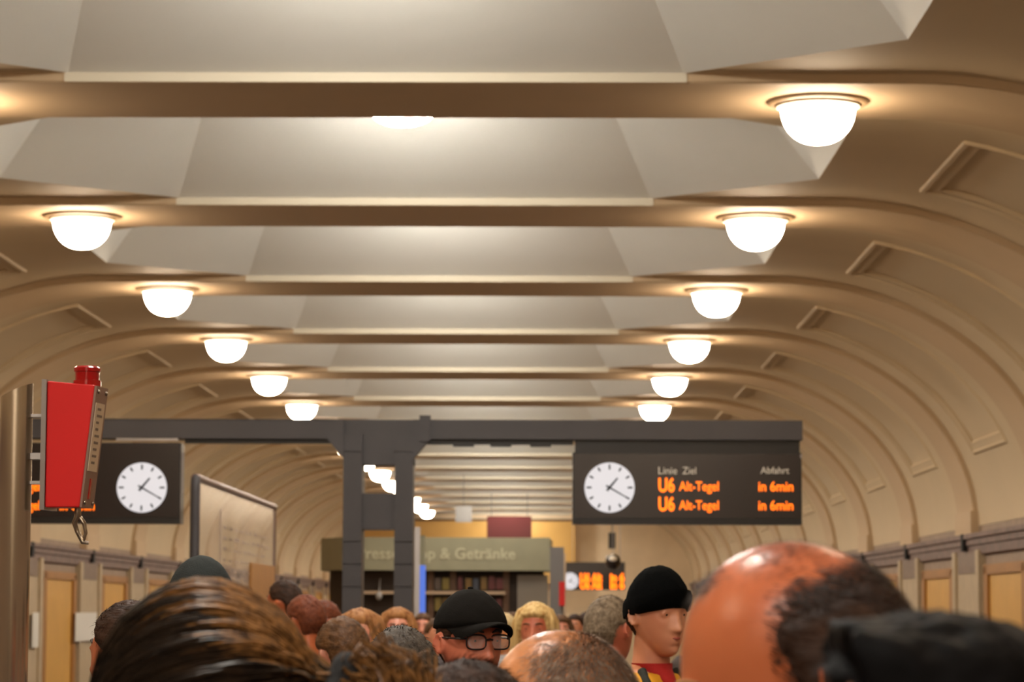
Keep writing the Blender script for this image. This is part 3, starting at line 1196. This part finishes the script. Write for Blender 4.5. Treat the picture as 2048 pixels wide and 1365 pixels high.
def cloth(rgb):
    if rgb not in CLOTH:
        CLOTH[rgb] = mat('cloth %d %d %d' % rgb, rgb, .85, var=.08, scale=20, bump=.3, bscale=200)
    return CLOTH[rgb]


# shared garments, body space for height 1.75, facing +y
def torso_specs(o):
    return [(.86, 0, 0, .172 + o, .118 + o), (.95, 0, 0, .168 + o, .115 + o), (1.08, 0, .0, .152 + o, .105 + o), (1.22, 0, .004, .168 + o, .118 + o),
            (1.33, 0, 0, .176 + o, .112 + o), (1.39, 0, -.005, .155 + o, .092 + o), (1.43, 0, -.012, .105 + o, .075 + o), (1.465, 0, -.016, .066 + o, .066 + o)]


def make_top(pose, o=.018, vox=.016):
    b = MB()
    oval_loft(b, torso_specs(o))
    L = limbs(1.0, pose)
    for sg in (-1, 1):
        sh, el, wr, hd = L[sg]
        wr2 = el + (wr - el) * .95
        capsule(b, [sh, (sh + el) / 2, el, wr2], [.060 + o * .6, .052 + o * .6, .044 + o * .6, .034 + o * .6])
    return remesh(b, vox, 2, 'top')


def make_trousers():
    b = MB()
    oval_loft(b, [(.80, 0, 0, .15, .11), (.86, 0, 0, .186, .128), (.95, 0, 0, .180, .124), (1.0, 0, 0, .165, .112)])
    for sg in (-1, 1):
        capsule(b, [(sg * .088, 0, .86), (sg * .095, .01, .49), (sg * .10, -.01, .10)], [.098, .072, .060])
    return remesh(b, .018, 2, 'trousers')


def make_shoe(sg):
    b = MB()
    oval = []
    for y, w, h in ((-.11, .02, .05), (-.095, .036, .085), (-.04, .040, .10), (.02, .042, .078), (.08, .047, .055), (.13, .040, .042), (.155, .018, .028)):
        oval.append([Vector((sg * .10 + w * math.cos(2 * PI * k / 16), y + .02, .002 + h / 2 + h / 2 * math.sin(2 * PI * k / 16))) for k in range(16)])
    b.loft(oval)
    return b.mesh('shoe', smooth=50)


TOPS = {'hang': make_top('hang'), 'fold': make_top('fold')}
TROUSERS = make_trousers()
SHOES = {sg: make_shoe(sg) for sg in (-1, 1)}


def body_mesh(H, hs, Mh, pose, vox):
    k = H / 1.75
    b = MB()
    D = sphere_dirs(72, 56) if vox < .008 else sphere_dirs(48, 36)
    hb = MB().loft([[head_pt(d) for d in r] for r in D])
    t = xf(hb, Mh)
    b.add(t.v, t.f)
    for sg in (-1, 1):
        t = xf(ear_mb(sg), Mh)
        b.add(t.v, t.f)
    nk = Mh @ Vector((0, -.022, -.075))
    n2 = Mh @ Vector((0, -.030, -.02))
    b.tube([Vector((0, -.02, 1.36)) * k, Vector((0, -.018, 1.44)) * k, (Vector((0, -.018, 1.47)) * k + nk) / 2, nk, n2], [.075 * k, .062 * k, .056 * hs, .054 * hs, .046 * hs], 20)
    for sg in (-1, 1):      # eyelids
        for z0, r0, y0 in ((.0075, .0046, .0885), (-.0065, .0036, .0865)):
            q = [Mh @ Vector((sg * (.032 + x), y0 - 14 * x * x - .012 * abs(x) , .0105 + z0 * (1 - (x / .019) ** 2))) for x in (-.016, -.008, 0, .008, .016)]
            b.tube(q, [r0 * hs * .7, r0 * hs, r0 * hs, r0 * hs, r0 * hs * .7], 8)
    oval_loft(b, [(z * k, x, y * k, rx * k, ry * k) for z, x, y, rx, ry in torso_specs(0)])
    L = limbs(k, pose)
    for sg in (-1, 1):
        sh, el, wr, hd = L[sg]
        capsule(b, [sh, (sh + el) / 2, el, (el + wr) / 2, wr], [.056 * k, .047 * k, .040 * k, .037 * k, .026 * k])
        hand(b, wr, hd, sg, k)
        capsule(b, [Vector((sg * .088, 0, .86)) * k, Vector((sg * .095, .01, .49)) * k, Vector((sg * .098, -.01, .30)) * k, Vector((sg * .10, -.015, .07)) * k], [.085 * k, .055 * k, .050 * k, .036 * k])
        capsule(b, [Vector((sg * .10, -.03, .035)) * k, Vector((sg * .10, .11, .03)) * k], [.030 * k, .026 * k])
    return remesh(b, vox, 2, 'body')


def hair_shell(mask, thick, nz=.3, seed=0, n=84, m=64, feat=False):
    """Closed shell that stands off the head where mask(d) is 1 and sinks inside the head elsewhere."""
    rings = []
    for r in sphere_dirs(n, m):
        ring = []
        for d in r:
            v = Vector(d)
            mk = mask(d)
            t = thick(d) * (1 + nz * noise.noise(v * 7 + Vector((seed, 0, 0))) + nz * .5 * noise.noise(v * 22 + Vector((0, seed, 0))))
            ring.append(head_pt(d, -.014 + mk * (t + .014), feat=feat and mk < .5))
        rings.append(ring)
    return MB().loft(rings)


def hairline(d, front=.62, side=.10, back=-.55):
    a = math.degrees(math.atan2(abs(d[0]), d[1]))
    if a < 45:
        z0 = front - .06 * a / 45
    elif a < 75:
        z0 = (front - .06) + (side - front + .06) * (a - 45) / 30
    elif a < 105:
        z0 = side
    else:
        z0 = side + (back - side) * ss(105, 140, a)
    return ss(z0 - .06, z0 + .06, d[2])


def blades(mb, n, mask, length, width, lay, seed, base=.0, lo=-.8):
    """Short single hairs rooted on the scalp where mask(d) allows."""
    rnd = random.Random(seed)
    k = 0
    tries = 0
    while k < n and tries < n * 30:
        tries += 1
        z = rnd.uniform(lo, 1)
        a = rnd.uniform(0, 2 * PI)
        r = math.sqrt(max(0, 1 - z * z))
        d = Vector((r * math.sin(a), r * math.cos(a), z))
        if rnd.random() > mask(d):
            continue
        p = head_pt(d, base, feat=False)
        tan = (Vector(lay) - d * d.dot(Vector(lay))).normalized()
        jit = Vector((rnd.gauss(0, .35), rnd.gauss(0, .35), rnd.gauss(0, .35)))
        L = length * rnd.uniform(.6, 1.3)
        g = (d * .35 + tan + jit * .45).normalized()
        s = g.cross(d).normalized() * width
        mid = p + g * L * .5 + d * L * .08
        tip = p + g * L
        mb.add([p - s, p + s, mid + s * .7, mid - s * .7, tip], [(0, 1, 2, 3), (3, 2, 4)])
        k += 1
    return mb


def fringe_curtain(length, spread=1.0, seed=1):
    """Long hair hanging from the crown to the shoulders, open over the face, as overlapping locks."""
    b = MB()
    rnd = random.Random(seed)
    for i in range(70):
        a = math.radians(62 + 236 * (i + rnd.random()) / 70)        # azimuth from the face, round the back
        st = Vector((math.sin(a) * .35, math.cos(a) * .35 , .93)).normalized()
        md = Vector((math.sin(a) * .97, math.cos(a) * .97, rnd.uniform(.05, .25))).normalized()
        p0, p1 = head_pt(st, .014, False), head_pt(md, .020 + rnd.uniform(-.004, .006), False)
        pm = head_pt(((st + md) / 2).normalized(), .022, False)
        w = Vector((math.sin(a), math.cos(a), 0))
        L = length * rnd.uniform(.85, 1.1)
        p2 = p1 + Vector((0, 0, -L * .4)) + w * .006 * spread
        p3 = p1 + Vector((0, 0, -L * .75)) + w * (.010 * spread + rnd.uniform(-.008, .01))
        p4 = p1 + Vector((0, 0, -L)) + w * rnd.uniform(-.012, .008)
        b.tube([p0, pm, p1, p2, p3, p4], [.008, .013, .015, .015, .012, .003], 8)
    return b


def add(me_or_mb, name, m, parent, smooth=60):
    me = me_or_mb.mesh(name, smooth=smooth) if isinstance(me_or_mb, MB) else me_or_mb
    if not me.materials:
        me.materials.append(None)
    o = bpy.data.objects.new(name, me)
    C.objects.link(o)
    o.parent = parent
    o.material_slots[0].link = 'OBJECT'
    o.material_slots[0].material = m
    return o


def person(label, px, py, Y, yaw, top=(60, 56, 54), trousers=(40, 40, 46), skin_='fair', pitch=0, turn=0, hs=1.0, pose='hang', vox=.010, extra=.0, eyes=True, brow='brow', group=None, lips=False):
    """A standing person whose crown the photograph shows at pixel (px, py); yaw 0 faces down the hall, 90 left, 180 the camera."""
    p = at(px, py, Y)
    H = p.z - extra
    t = thing('person', label, 'person', (p.x, Y, 0), group, math.radians(yaw))
    k = H / 1.75
    cz = H - .113 * hs
    piv = Vector((0, -.015, cz - .10 * hs))
    Mh = Matrix.Translation(piv) @ Matrix.Rotation(math.radians(turn), 4, 'Z') @ Matrix.Rotation(math.radians(-pitch), 4, 'X') @ Matrix.Translation(Vector((0, .01, cz)) - piv) @ Matrix.Diagonal((hs, hs, hs, 1))
    bo = add(body_mesh(H, hs, Mh, pose, vox), 'body', SKIN[skin_], t)
    o = add(TOPS[pose].copy() if False else TOPS[pose], 'jacket', cloth(top), t)
    o.scale = (k, k, k)
    o = add(TROUSERS, 'trousers', cloth(trousers), t)
    o.scale = (k, k, k)
    for sg in (-1, 1):
        o = add(SHOES[sg], 'shoe', cloth((36, 32, 30)), t)
        o.scale = (k, k, k)
    if eyes:
        for sg in (-1, 1):
            c = Vector((sg * .032, .0765, .0105))
            e = add(xf(MB().ellipsoid(c, (.0125, .0125, .0125), 16, 12), Mh), 'eye', M['eyewhite'], t)
            i_ = MB().ellipsoid(c + Vector((0, .0085, -.001)), (.006, .0055, .006), 12, 8)
            add(xf(i_, Mh), 'iris', M['iris'], e)
            eb = MB()
            eb.tube([head_pt(Vector((sg * x, y, z)).normalized(), .0015) for x, y, z in ((.16, .95, .27), (.32, .9, .31), (.48, .84, .31), (.62, .76, .26))], [.0025, .004, .0035, .0015], 8)
            add(xf(eb, Mh), 'eyebrow', M[brow] if brow in M else HAIR[brow], t)
        if lips:
            l_ = MB()
            for z in (-.0615, -.0725):
                q = [head_pt(Vector((x, .9, z / .122 * 1.02)).normalized(), -.0005) for x in (-.22, -.12, 0, .12, .22)]
                l_.tube(q, [.0015, .0035, .0042, .0035, .0015], 8)
            add(xf(l_, Mh), 'lips', M['lips'], t)
    return t, Mh


def hair(t, Mh, mb, m, name='hair'):
    return add(xf(mb, Mh), name, m, t, 80)


def short_hair(d):
    return hairline(d)


def cap_shell(z_front, z_back, off, peak=0.0):
    """Knitted or cloth dome over the upper head."""
    def mk(d):
        f = (d[1] + 1) / 2
        z0 = z_back + (z_front - z_back) * f
        return ss(z0 - .04, z0 + .02, d[2])

    def th(d):
        return off + peak * max(0, d[2]) ** 2
    return hair_shell(mk, th, .06, 3, 72, 56)


# --- foreground: woman with swept hair gathered at the back
t, Mh = person('person with long golden brown hair swept back into a ponytail, large at lower left', 420, 1226, 2.62, 52, top=(30, 30, 44), vox=.008, hs=1.03, eyes=False)
P = Vector((.060, -.112, .034))
rnd = random.Random(4)
sets = {'top': MB(), 'under': MB()}


def swept(d):
    a = math.degrees(math.atan2(abs(d[0]), d[1]))
    return ss(.55, .62, d[2]) if a < 20 else ss(.62 - .9 * ss(20, 40, a) - .06, .62 - .9 * ss(20, 40, a), d[2])


hair(t, Mh, hair_shell(swept, lambda d: .008, .05, 2), HAIR['under'], 'hair_base')
d1 = P.normalized()
for i in range(4200):
    a = rnd.uniform(-PI, PI)
    el = rnd.uniform(-.3, .98)
    r = math.sqrt(1 - el * el)
    d0 = Vector((r * math.sin(a), r * math.cos(a), el))
    if swept(d0) < .4:
        continue
    ang = d0.angle(d1)
    ax_ = d0.cross(d1)
    if ang < .45 or ang > 2.9:
        continue
    ax_.normalize()
    lock = noise.noise(ax_ * 9)
    up_ = .013 + .006 * lock + .006 * rnd.random() ** 2
    pts, rs = [], []
    n_ = 11
    e_ = Vector((rnd.uniform(-.016, .016), 0, rnd.uniform(-.022, .022)))
    w0 = rnd.uniform(.0008, .0014)
    for j in range(n_):
        f = j / (n_ - 1)
        d = Matrix.Rotation(ang * f * .93, 3, ax_) @ d0
        q = head_pt(d, up_ * (.45 + .75 * math.sin(PI * min(1, f + .1))), False)
        q = q.lerp(P + e_, ss(.55, 1, f))
        q += Vector((0, 0, .008 * math.sin(PI * f)))
        pts.append(q)
        rs.append(w0)
    rs[0] *= .4
    top_ = d0.z + .14 * lock + rnd.uniform(-.08, .08) > .48  # highlight above and shade below are put in by hair colour
    sets['top' if top_ else 'under'].tube(pts, rs, 4)
hair(t, Mh, sets['top'], HAIR['streak'], 'hair')
hair(t, Mh, sets['under'], HAIR['under'], 'hair_shaded')
sc = MB()
rings = []
ax1 = Vector((.45, -.86, -.18)).normalized()
u1 = ax1.cross(Vector((1, 0, 0))).normalized()
u2 = ax1.cross(u1)
for i in range(28):
    a = 2 * PI * i / 28
    rr = .030 + .004 * math.sin(5 * a)
    c = P + ax1 * .006 + (u1 * math.cos(a) + u2 * math.sin(a)) * rr
    rad = (u1 * math.cos(a) + u2 * math.sin(a))
    rings.append([c + rad * .016 * math.cos(2 * PI * j / 12) + ax1 * .015 * math.sin(2 * PI * j / 12) for j in range(12)])
rings.append(rings[0])
sc.loft(rings, cap=False)
hair(t, Mh, sc, cloth((16, 14, 16)), 'hair_tie')['label'] = 'black fabric hair tie'
pt = MB()
for i in range(900):
    o_ = Vector((rnd.gauss(0, .010), 0, rnd.gauss(0, .010)))
    s1 = Vector((.018 + rnd.gauss(.0, .013), -.030, .010 + rnd.gauss(0, .014)))
    s2 = Vector((.036 + rnd.gauss(.0, .015), -.054, -.006 + rnd.gauss(0, .013)))
    s3 = Vector((.046 + rnd.gauss(.0, .016), -.066, -.06 + rnd.gauss(0, .014)))
    s4 = Vector((.046 + rnd.gauss(.0, .018), -.068 + rnd.gauss(0, .012), -.15 + rnd.gauss(0, .03)))
    pt.tube([P + o_, P + s1 + o_, P + s2 + o_, P + s3 + o_, P + s4 + o_], [.0016, .0016, .0016, .0014, .0005], 4)
hair(t, Mh, pt, HAIR['streak'], 'ponytail')

# --- foreground: balding man, large at right
t, Mh = person('person with a large balding ruddy head and dark brown fringe of hair, right of centre', 1724, 1028, 2.3, 82, top=(70, 74, 96), skin_='ruddy', vox=.006, hs=.975, pitch=26, brow='auburn')


def fringe(d):
    side_ = ss(.04, -.28, d[1]) * ss(.70, .34, d[2] + .25 * max(0, d[1]))
    burn = ss(.18, .02, d[1]) * ss(.35, .05, d[2])
    return max(side_, burn) * (1 if d[2] > -.75 else 0)


b = blades(MB(), 26000, fringe, .012, .0005, (0, -.5, -.85), 5, .001)
hair(t, Mh, b, HAIR['dark'])
def over_ear(d):
    return ss(.16, -.12, d[1]) * ss(.60, .10, d[2]) * ss(-.85, -.35, d[2]) * ss(.45, .85, abs(d[0]))


b = hair_shell(lambda d: min(1, 1.25 * over_ear(d)), lambda d: .019, .12, 6)
b = blades(b, 4500, over_ear, .016, .0005, (0, -.6, -.8), 9, .012)
hair(t, Mh, b, HAIR['dark'], 'side_hair')
b = blades(MB(), 300, lambda d: ss(.78, .9, d[2]) * ss(.10, .3, d[1]) * ss(.62, .4, abs(d[0])) * .9, 0.016, .0004, (.1, .9, -.3), 6, 0, .6)
b = blades(b, 1400, lambda d: ss(.6, .9, d[2]) * ss(.25, -.3, d[1]) * .4, .008, .00022, (0, -1, -.4), 7, 0, .4)
hair(t, Mh, b, HAIR['dark'], 'forelock')

# --- foreground: black haired person at the right edge
t, Mh = person('person with thick short black hair at the lower right corner, forehead to the left', 1905, 1296, 1.7, 92, top=(44, 44, 50), skin_='fair', vox=.007, hs=.86)


def quiff(d):
    return hairline(d, .82, .0, -.7)


b = hair_shell(quiff, lambda d: .014 + .010 * ss(.2, .9, d[2]) + .024 * math.exp(-((d[2] - .72) / .16) ** 2) * ss(.0, .6, d[1]) + .012 * math.exp(-((d[2] - .7) / .2) ** 2), .10, 9, 120, 90)
b = blades(b, 9000, lambda d: quiff(d), .024, .0006, (.2, .5, -.5), 8, .014, -.6)
hair(t, Mh, b, HAIR['black'])

# --- cropped grey man in the middle
t, Mh = person('person with a shiny balding head and cropped grey brown hair, low in the centre', 1182, 1246, 3.65, 86, top=(92, 84, 78), skin_='tan', vox=.006, hs=1.03, pitch=14)


def crop(d):
    a = ss(.40, -.15, d[1]) * ss(1.0, .62, d[2] + .15 * d[1])
    b_ = .16 * ss(.45, -.2, d[1])
    return max(a, b_) * ss(-.8, -.6, d[2])


b = blades(MB(), 26000, crop, .009, .00045, (0, .35, -.55), 12, 0)
hair(t, Mh, b, HAIR['stubble'])
b = MB()
for i, (z, w) in enumerate(((.050, .05), (.058, .055), (.067, .05))):
    q = [head_pt(Vector((x, .88, z / .113)).normalized(), -.0008) for x in (-.5, -.25, 0, .25, .5)]
    b.tube(q, [.0006, .0018, .0020, .0018, .0006], 8)
hair(t, Mh, b, SKIN['tan'], 'brow_fold')

# --- dark head right in front of him
t, Mh = person('person with tousled dark grey brown hair at the bottom centre, seen from behind', 938, 1345, 3.2, 8, top=(50, 46, 44), vox=.010)
b = hair_shell(lambda d: hairline(d, .62, -.1, -.8), lambda d: .014, .25, 14)
b = blades(b, 5000, lambda d: hairline(d, .62, 0, -.7), .022, .0006, (.5, -.6, .0), 15, .010)
hair(t, Mh, b, HAIR['dark'])

# --- man in black cap with spectacles
t, Mh = person('person in a black baseball cap and dark rimmed spectacles facing the camera, centre', 934, 1196, 7.3, 210, top=(58, 52, 50), skin_='red', vox=.006, hs=1.0, pitch=3)


def capm(d):
    f = (d[1] + 1) / 2
    z0 = .20 + .20 * f
    return ss(z0 - .05, z0 + .01, d[2])


hair(t, Mh, hair_shell(lambda d: hairline(d, .7, .05, -.6), lambda d: .006, .2, 3), HAIR['dark'])
c = hair(t, Mh, hair_shell(capm, lambda d: .012 + .012 * max(0, d[2]) + .008 * max(0, d[1]), .05, 3, 72, 60), M['capblack'], 'cap')
c['label'] = 'black baseball cap'
b = MB()
n_ = 21
ra, rb_, rc = [], [], []
for i in range(n_):
    a = -1.34 + 2.68 * i / (n_ - 1)
    sx_, cy_ = math.sin(a), math.cos(a)
    ra.append(Vector((.082 * sx_, .100 * cy_ - .004, .056 - .018 * sx_ * sx_)))
    rb_.append(Vector((.082 * sx_, .02 + .118 * cy_ ** .8, .060 - .034 * sx_ * sx_)))
    rc.append(Vector((.076 * sx_, .02 + .148 * cy_ ** .8, .058 - .046 * sx_ * sx_)))
th_ = Vector((0, 0, .0035))
vs = []
for r_ in (ra, rb_, rc):
    vs += r_
nn = len(vs)
vs = vs + [v - th_ for v in vs]
fs = []
for lay_ in (0, nn):
    for r_ in range(2):
        for i in range(n_ - 1):
            q = (lay_ + r_ * n_ + i, lay_ + r_ * n_ + i + 1, lay_ + (r_ + 1) * n_ + i + 1, lay_ + (r_ + 1) * n_ + i)
            fs.append(q)
loop = list(range(n_)) + [n_ * 2 - 1] + list(range(3 * n_ - 1, 2 * n_ - 1, -1)) + [n_]
for i in range(len(loop)):
    a_, c_ = loop[i], loop[(i + 1) % len(loop)]
    fs.append((a_, c_, c_ + nn, a_ + nn))
br = MB().add(vs, fs)
add(xf(br, Mh), 'brim', M['capblack'], c)
bt = MB().ellipsoid((0, -.004, .139), (.008, .008, .004), 12, 6)
add(xf(bt, Mh), 'top_button', M['capblack'], c)
gl = MB()
for sg in (-1, 1):
    pts = []
    for i in range(25):
        a = 2 * PI * i / 24
        ex = abs(math.cos(a)) ** .6 * (1 if math.cos(a) > 0 else -1)
        ez = abs(math.sin(a)) ** .6 * (1 if math.sin(a) > 0 else -1)
        pts.append(Vector((sg * .034 + .026 * ex, .104 - .010 * abs(.034 + sg * .026 * ex * sg) / .06, .006 + .0185 * ez)))
    gl.tube(pts, .0022, 8, cap=False)
    gl.tube([Vector((sg * .060, .094, .014)), Vector((sg * .079, .07, .014)), Vector((sg * .083, .0, .012)), Vector((sg * .080, -.02, -.002))], [.0026, .0026, .0022, .002], 8)
gl.tube([Vector((-.010, .105, .012)), Vector((0, .108, .014)), Vector((.010, .105, .012))], .0024, 8)
go = hair(t, Mh, gl, M['frameblack'], 'spectacles')
go['label'] = 'black rimmed spectacles'
for sg in (-1, 1):
    l_ = MB().ellipsoid((sg * .034, .0985, .006), (.025, .0012, .0175), 20, 12)
    add(xf(l_, Mh), 'lens', M['lens'], go)

# --- young man in black knitted cap and yellow jacket
t, Mh = person('person in a black knitted cap and yellow jacket, profile turned to the right', 1308, 1154, 8.5, -146, top=(216, 150, 20), skin_='fair', vox=.005, hs=1.0, pitch=5, lips=True)
kc = hair(t, Mh, cap_shell(.42, -.05, .014, .022), M['knit'], 'knitted_cap')
kc['label'] = 'black knitted cap'
b = MB()
rings = []
for i in range(48):
    a = 2 * PI * i / 48
    f = (math.cos(a) + 1) / 2
    zc_ = -.06 + .46 * f
    d = Vector((math.sin(a) * math.sqrt(max(0, 1 - zc_ ** 2)), math.cos(a) * math.sqrt(max(0, 1 - zc_ ** 2)), zc_))
    lo, hi = [], []
    ring = []
    for off, dz in ((.004, -.02), (.018, -.018), (.021, .0), (.021, .022), (.016, .036), (.004, .03)):
        ring.append(head_pt(d, off, False) + Vector((0, 0, dz)))
    rings.append(ring)
rings.append(rings[0])
b.loft(rings, cap=False)
add(xf(b, Mh), 'turned_up_brim', M['knit'], kc)
hair(t, Mh, hair_shell(lambda d: hairline(d, .8, .0, -.6) * ss(.2, -.05, d[1]), lambda d: .012, .4, 8), HAIR['dark'])
k_ = (at(1308, 1154, 8.5).z) / 1.75
b = MB()
oval_loft(b, [(1.42, 0, .045, .022, .055), (1.445, 0, .030, .034, .066), (1.475, 0, -.004, .052, .066), (1.492, 0, -.012, .060, .066)])
o = add(b, 'shirt_collar', cloth((170, 24, 20)), t)
o.scale = (k_, k_, k_)
b = MB()
b.tube([Vector((.06, .02, 1.47)), Vector((.075, .09, 1.40)), Vector((.06, .145, 1.28)), Vector((.0, .15, 1.12))], .014, 10)
b.tube([Vector((-.06, .02, 1.47)), Vector((-.075, .09, 1.40)), Vector((-.06, .145, 1.28)), Vector((.0, .15, 1.12))], .014, 10)
o = add(b, 'strap', cloth((38, 40, 34)), t)
o.scale = (k_, k_, k_)

# --- grey haired man turned away
t, Mh = person('person with short grey hair and brown jacket seen from behind, beside the blonde head', 1215, 1196, 10.2, -38, top=(88, 70, 56), skin_='red', vox=.008)
b = hair_shell(lambda d: hairline(d, .6, .12, -.5), lambda d: .008, .3, 21)
b = blades(b, 2600, lambda d: hairline(d, .6, .12, -.5), .014, .0008, (0, -.3, -.7), 22, .006)
hair(t, Mh, b, HAIR['grey'])

# --- blonde woman facing the camera
t, Mh = person('person with shoulder length blonde hair facing the camera, right of the cap wearer', 1072, 1212, 13.6, 172, top=(150, 120, 96), skin_='red', vox=.008, lips=True, brow='brown', pitch=4)
b = hair_shell(lambda d: hairline(d, .58, -.95, -.98), lambda d: .022, .25, 23)
c = fringe_curtain(.24, 1.3, 24)
b.add(c.v, c.f)
hair(t, Mh, b, HAIR['blonde'])

# --- the rest of the crowd behind
CROWD = [
    ('person in a charcoal cap standing behind the swept brown hair', 404, 1124, 7.6, 20, (52, 52, 60), 'fair', 'dark', 'cap'),
    ('person with dark hair and blue top, mostly hidden at the left behind the swept hair', 272, 1208, 6.4, 60, (40, 60, 190), 'ruddy', 'dark', 'short'),
    ('person with auburn hair just left of the front steel column leg', 722, 1220, 12.0, 168, (120, 96, 92), 'pink', 'auburn', 'long'),
    ('person with light auburn hair between the column legs and the cap wearer', 795, 1216, 16.0, 184, (104, 110, 120), 'pink', 'auburn', 'bob'),
    ('person with dark grey hair right behind the ponytail, seen from behind', 802, 1258, 6.6, 5, (62, 58, 58), 'fair', 'greydark', 'short'),
    ('person with pale blond short hair and white shirt behind the black cap', 1010, 1226, 19.0, 150, (206, 206, 214), 'tan', 'pale', 'short'),
    ('person with reddish brown hair left of the steel column', 614, 1190, 13.2, 40, (96, 74, 64), 'ruddy', 'red', 'short'),
    ('person with dark hair under the right end of the glass stand', 572, 1160, 15.4, 62, (70, 60, 56), 'ruddy', 'dark', 'short'),
    ('person with brown hair and pale blue shirt beside the column foot', 650, 1200, 16.8, 120, (140, 156, 184), 'ruddy', 'red', 'short'),
    ('small distant person with dark hair left of the grey haired head', 1150, 1226, 27.0, 170, (110, 84, 76), 'fair', 'dark', 'short'),
    ('small distant person with brown hair before the kiosk door', 1120, 1229, 23.0, 190, (120, 60, 50), 'pink', 'brown', 'bob'),
    ('small distant person in white shirt right of the column leg', 846, 1224, 24.0, 178, (196, 190, 190), 'pink', 'brown', 'short'),
    ('small distant person with dark hair below the far departure board', 1172, 1222, 31.0, 10, (70, 62, 60), 'fair', 'dark', 'short'),
    ('small distant person with brown hair between black cap and blonde head', 1026, 1222, 29.0, 175, (140, 60, 50), 'fair', 'brown', 'short'),
    ('person with brown hair low behind the ponytail, left of the cap wearer', 872, 1236, 21.0, 200, (86, 80, 84), 'fair', 'brown', 'short'),
    ('person with dark hair in the gap between knitted cap and balding head', 1404, 1226, 20.0, 160, (80, 70, 66), 'fair', 'dark', 'short'),
    ('person with brown hair and dark coat low beside the steel column foot', 688, 1236, 9.4, 30, (60, 52, 50), 'pink', 'brown', 'short'),
]
for i, (lab, px_, py_, Y_, yw, top_, sk_, hr_, st_) in enumerate(CROWD):
    t, Mh = person(lab, px_, py_ + 5, Y_, yw, top=top_, skin_=sk_, vox=.010 if Y_ < 14 else .012, pose='hang' if i % 2 else 'fold', brow='brow')
    if st_ == 'cap':
        hair(t, Mh, hair_shell(lambda d: hairline(d, .7, .05, -.6), lambda d: .006, .2, i), HAIR[hr_])
        hair(t, Mh, cap_shell(.34, -.1, .012, .012), M['knitgrey'], 'cap')
    elif st_ == 'short':
        b = hair_shell(lambda d: hairline(d), lambda d: .013, .4, 30 + i, 60, 44)
        b = blades(b, 900, lambda d: hairline(d), .016, .0011, (.2, -.5, -.6), 60 + i, .010)
        hair(t, Mh, b, HAIR[hr_])
    else:
        b = hair_shell(lambda d: hairline(d, .60, -.9, -.98), lambda d: .018, .3, 30 + i, 60, 44)
        c = fringe_curtain(.22 if st_ == 'long' else .11, 1.0, 70 + i)
        b.add(c.v, c.f)
        hair(t, Mh, b, HAIR[hr_])
